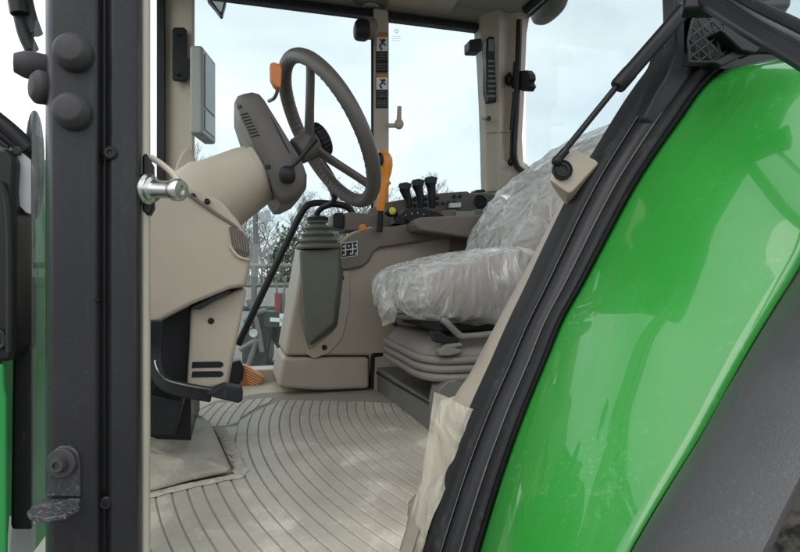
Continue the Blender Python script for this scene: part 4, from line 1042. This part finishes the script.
# marker lamp outside the right door
ml = empty('marker_lamp', PY(248, 378, 2.6), T)
m = MB(); m.prism([PY(a, b, 2.2) for a, b in ((242, 365), (246, 366), (264, 377), (261, 384), (252, 388), (238, 387))], (0, .05, 0), 0)
for i in range(6): m.tube([PY(245+i*.6, 368+i*3.0, 2.198), PY(263-i*1.2, 377.5+i*1.9, 2.198)], .003, 6, 1, 0)
m.build('amber_lens', [ORANGE_D, mat('pale_amber', (.75, .42, .22), .3)], ml, bev=.004)
m = MB(); m.prism([PY(a, b, 2.18) for a, b in ((232, 362), (240, 360), (244, 368), (243, 380), (236, 388), (228, 388))], (0, .06, 0)); m.build('lamp_body', BLACK, ml, bev=.006)
m = MB(); m.box((-.3, 2.42, FLOOR-.10), (.9, 2.62, FLOOR-.03)); m.build('step_board', WHITE, T)

# ------------------------------------------------------------------ yard behind
# railing
def wb(px0, py0, px1, py1, d0, dep=.1):
    a, b = PD(px0, py1, d0), PD(px1, py0, d0)
    return a, b
R_ = empty('yard_railing', PD(270, 450, 9.5)); R_.location.z = 0; WP[R_.name].z = 0
tag(R_, 'grey two-rail metal railing beyond the right cab window, in front of the bare trees', 'railing')
for yy, rr_ in ((266, .045), (285, .04)):
    m = MB(); m.tube([PD(120, yy, 9.5), PD(330, yy, 9.5)], rr_, 10, 0, 1); m.build('rail', GREYM, R_)
for px_ in (150, 254, 330):
    p = PD(px_, 266, 9.5); m = MB(); m.tube([V((p.x, p.y, 0)), p], .05, 10, 0, 1); m.build('railing_post', GREYM, R_)
# low pale wall
m = MB(); a, b = PD(90, 276, 11), PD(340, 276, 11); dd_ = V((0, .2, 0))
m.prism([V((a.x, a.y, 0)), V((b.x, b.y, 0)), V((b.x, b.y, PD(300, 288, 11).z)), V((a.x, a.y, PD(300, 288, 11).z))], dd_)
tag(m.build('low_wall', CONC), 'pale concrete wall behind the railing outside the right cab window', 'wall')
# implement
I_ = empty('farm_implement', PD(270, 400, 7.0)); I_.location.z = 0; WP[I_.name].z = 0
tag(I_, 'dark steel farm implement with white cross mark and red cylinder, outside the right cab window', 'farm machine')
def slab(name, pts, d0, th, mt, bev=.01):
    m = MB(); n_ = V((ST, CT, 0)); m.prism([PD(a, b, d0) for a, b in pts], n_*th); return m.build(name, mt, I_, bev=bev)
slab('headstock', ((264, 311), (300, 313), (304, 330), (264, 327)), 6.9, .25, DARKM)
slab('side_plate', ((254, 308), (266, 306), (270, 330), (262, 395), (246, 395), (250, 340)), 7.0, .12, DARKM)
slab('lower_frame', ((262, 326), (306, 330), (306, 396), (270, 396), (280, 352)), 7.2, .2, DARKM)
slab('gearbox_cover', ((241, 332), (256, 326), (268, 334), (268, 362), (258, 372), (241, 370)), 7.3, .4, DARKM, .05)
slab('tool_frame', ((236, 364), (306, 360), (306, 398), (236, 398)), 7.5, .3, GREYM, .03)
slab('cross_beam', ((236, 306), (306, 307), (306, 312), (236, 311)), 7.4, .15, DARKM, .02)
m = MB(); n_ = V((ST, CT, 0))
for r_ in (((270, 317.5), (292, 319), (292, 323), (270, 321.5)), ((279.5, 313.5), (284.5, 314), (284.5, 326.5), (279.5, 326))): m.prism([PD(a, b, 6.88) for a, b in r_], n_*.015)
m.build('white_cross', WHITE, I_)
m = MB(); m.tube([PD(277.5, 315, 6.95), PD(277.5, 293, 6.95)], .035, 12, 0, 1); m.build('red_cylinder', RED, I_)
m = MB(); m.tube([PD(283, 315, 7.0), PD(283, 293, 7.0)], .03, 10, 0, 1); m.tube([PD(277, 293, 6.95), PD(276, 280, 6.95)], .014, 8, 0, 1); m.tube([PD(284, 293, 7.0), PD(286, 278, 7.0)], .012, 8, 0, 1); m.build('hydraulic_hose', GREYM, I_)
for (a, b, c_, d_) in ((248, 300, 262, 352), (244, 322, 266, 310), (240, 350, 262, 340), (246, 372, 258, 330)):
    m = MB(); m.tube([PD(a, b, 6.9), PD((a+c_)/2+2, (b+d_)/2-3, 6.9), PD(c_, d_, 6.9)], .03, 8); m.build('linkage_arm', GREYM, I_)
m = MB(); m.lathe([(0, 0), (.035, 0), (.035, .02), (.015, .02), (0, .01)], PD(270, 376, 7.0)-n_*.01, -n_, 18); m.lathe([(0, 0), (.05, 0), (.05, .03), (.02, .03), (0, .02)], PD(254, 333, 6.88), -n_, 18); m.build('pivot_pin', LIGHTM, I_)
# street pole with box
m = MB(); p = PD(255.5, 276, 14); m.tube([V((p.x, p.y, 0)), V((p.x, p.y, PD(255, 212, 14).z))], .065, 10, 0, 1)
pl = m.build('street_pole', GREYM); tag(pl, 'grey metal pole with a small box sign, rising behind the railing', 'pole')
m = MB(); m.prism([PD(a, b, 13.9) for a, b in ((259, 214), (269, 210), (271, 220), (261, 223))], n_*.1); m.tube([PD(256, 223, 13.95), PD(267, 224, 13.95)], .02, 6, 0, 1); m.build('pole_box', HOODP, pl)

# bare trees
BARK = mat('bare_tree_bark', (.21, .195, .175), .9, var=.25)
def tree_mesh(seed, hgt, spread=.55):
    rnd = random.Random(seed); m1 = MB(); m2 = MB()
    def branch(p, d_, ln, r, lev):
        k_ = 3 if lev < 3 else 2
        pts = [p]; q_ = p; dd = d_.copy()
        for i in range(k_):
            dd = (dd+V((rnd.uniform(-.18, .18), rnd.uniform(-.18, .18), rnd.uniform(-.05, .15)))).normalized(); q_ = q_+dd*ln/k_; pts.append(q_)
        (m1 if lev == 0 else m2).tube(pts, [r, r*.55], 5 if lev < 2 else 3, 0, 0)
        if lev >= 5: return
        nb = (7, 5, 4, 4, 3)[lev]
        for i in range(nb):
            f = rnd.uniform(.35, 1) if lev else rnd.uniform(.28, 1)
            idx = f*k_; j = min(int(idx), k_-1); s_ = pts[j].lerp(pts[j+1], idx-j)
            a = rnd.uniform(0, 6.283); side = V((math.cos(a), math.sin(a), rnd.uniform(.05, .6)))
            nd = (dd*rnd.uniform(.4, .9)+side*spread*1.3).normalized()
            branch(s_, nd, ln*rnd.uniform(.42, .62), max(.010, r*.5), lev+1)
    branch(V((0, 0, 0)), V((0, 0, 1)), hgt*.62, hgt*.018, 0)
    return m1, m2
protos = []
TG = 'bare trees along the yard edge'
spots = [(196, 158, 52, 0), (214, 180, 58, 1), (236, 200, 44, 2), (248, 206, 40, 1), (262, 210, 38, 0), (276, 208, 42, 2), (292, 216, 36, 1), (306, 194, 52, 0), (334, 180, 60, 1), (352, 174, 64, 2), (366, 187, 58, 0), (407, 178, 64, 2), (424, 168, 66, 1), (439, 184, 70, 0), (456, 177, 62, 2), (474, 188, 72, 1), (132, 180, 48, 0), (96, 190, 44, 2)]
_old = [(196, 150, 44, 0), (214, 176, 52, 1), (236, 196, 40, 2), (248, 204, 36, 1), (262, 208, 34, 0), (276, 206, 38, 2), (292, 214, 33, 1), (306, 190, 46, 0), (334, 172, 46, 1), (352, 166, 50, 2), (366, 184, 44, 0), (409, 160, 46, 2), (422, 158, 48, 1), (437, 180, 52, 0), (456, 172, 44, 2), (474, 186, 56, 1), (132, 180, 48, 0), (96, 190, 44, 2)]
lab = ['slim bare winter tree', 'wide bare winter tree', 'crooked bare winter tree']
where = {0: 'just right of the beige front pillar and its display', 1: 'beside the column shroud, second from the front pillar', 2: 'just above the steering column, left of the pole', 3: 'close to the grey street pole on its left', 4: 'right of the street pole, under the instrument pod', 5: 'left of the black grab rail, above the railing', 6: 'right of the black grab rail, beside the joystick boot', 7: 'above the joystick boot, behind the wheel hub', 8: 'behind the lower steering wheel rim', 9: 'right of the joystick grip, behind the wheel spoke', 10: 'just left of the middle post and orange lever', 11: 'behind the first black hydraulic lever', 12: 'behind the second black hydraulic lever', 13: 'behind the third black hydraulic lever', 14: 'right of the three black levers, above the control panel', 15: 'nearest the rear pillar, above the speaker', 16: 'hidden behind the charcoal door post, nearest the pillar', 17: 'hidden behind the charcoal door post, farthest from the pillar'}
for i, (px_, tp, d_, kd) in enumerate(spots):
    base = PD(px_, 276, d_); hh = PD(px_, tp, d_).z
    if kd >= len(protos) or protos[kd] is None:
        while len(protos) <= kd: protos.append(None)
    if protos[kd] is None:
        m1, m2 = tree_mesh(11+kd, 10.0, (.45, .7, .55)[kd])
        e = empty('bare_tree', (base.x, base.y, 0))
        WP['tmp'] = V((0, 0, 0))
        a = m1.build('trunk', BARK); b = m2.build('crown', BARK)
        for o in (a, b):
            l_ = o.location.copy(); o.parent = e; o.location = l_
        protos[kd] = (e, a, b); root = e
    else:
        e, a, b = protos[kd]
        root = e.copy(); COL.objects.link(root)
        for o in (a, b):
            c_ = o.copy(); COL.objects.link(c_); c_.parent = root
    root.location = (base.x, base.y, 0); s_ = hh/10.0*.90; root.scale = (s_*1.1, s_*1.1, s_); root.rotation_euler = (0, 0, i*1.37)
    tag(root, '%s %s' % (lab[kd], where[i]), 'tree', TG)
# evergreen shrubs low behind the railing
LEAF = mat('olive_leaves', (.07, .085, .04), .8, var=.4, vs=3)
def shrub(px_, tp, d_, wd, label):
    base = PD(px_, 276, d_); top = PD(px_, tp, d_).z; rnd = random.Random(px_); m = MB()
    for i in range(2600):
        a = rnd.uniform(0, 6.283); u_ = rnd.uniform(-1, 1); rr_ = rnd.random()**.4
        d3 = V((math.sqrt(1-u_*u_)*math.cos(a), math.sqrt(1-u_*u_)*math.sin(a), u_)); k_ = 1+.35*mnoise.noise(d3*2.2+V((px_, 0, 0)))
        c = V((base.x, base.y, top*.5))+V((d3.x*wd, d3.y*wd, d3.z*top*.5))*rr_*k_
        s_ = rnd.uniform(.05, .11); e1 = V((rnd.uniform(-1, 1), rnd.uniform(-1, 1), rnd.uniform(-1, 1))).normalized(); e2 = e1.orthogonal().normalized()
        m.add([c-e1*s_, c-e2*s_*.5, c+e1*s_, c+e2*s_*.5], [[0, 1, 2, 3]])
    tag(m.build('evergreen_shrub', LEAF), label, 'shrub')
shrub(296, 226, 18, 1.0, 'olive green bushy shrub beside the joystick boot, behind the railing')
shrub(352, 196, 26, 2.2, 'broad olive green shrub behind the lower rim of the steering wheel')
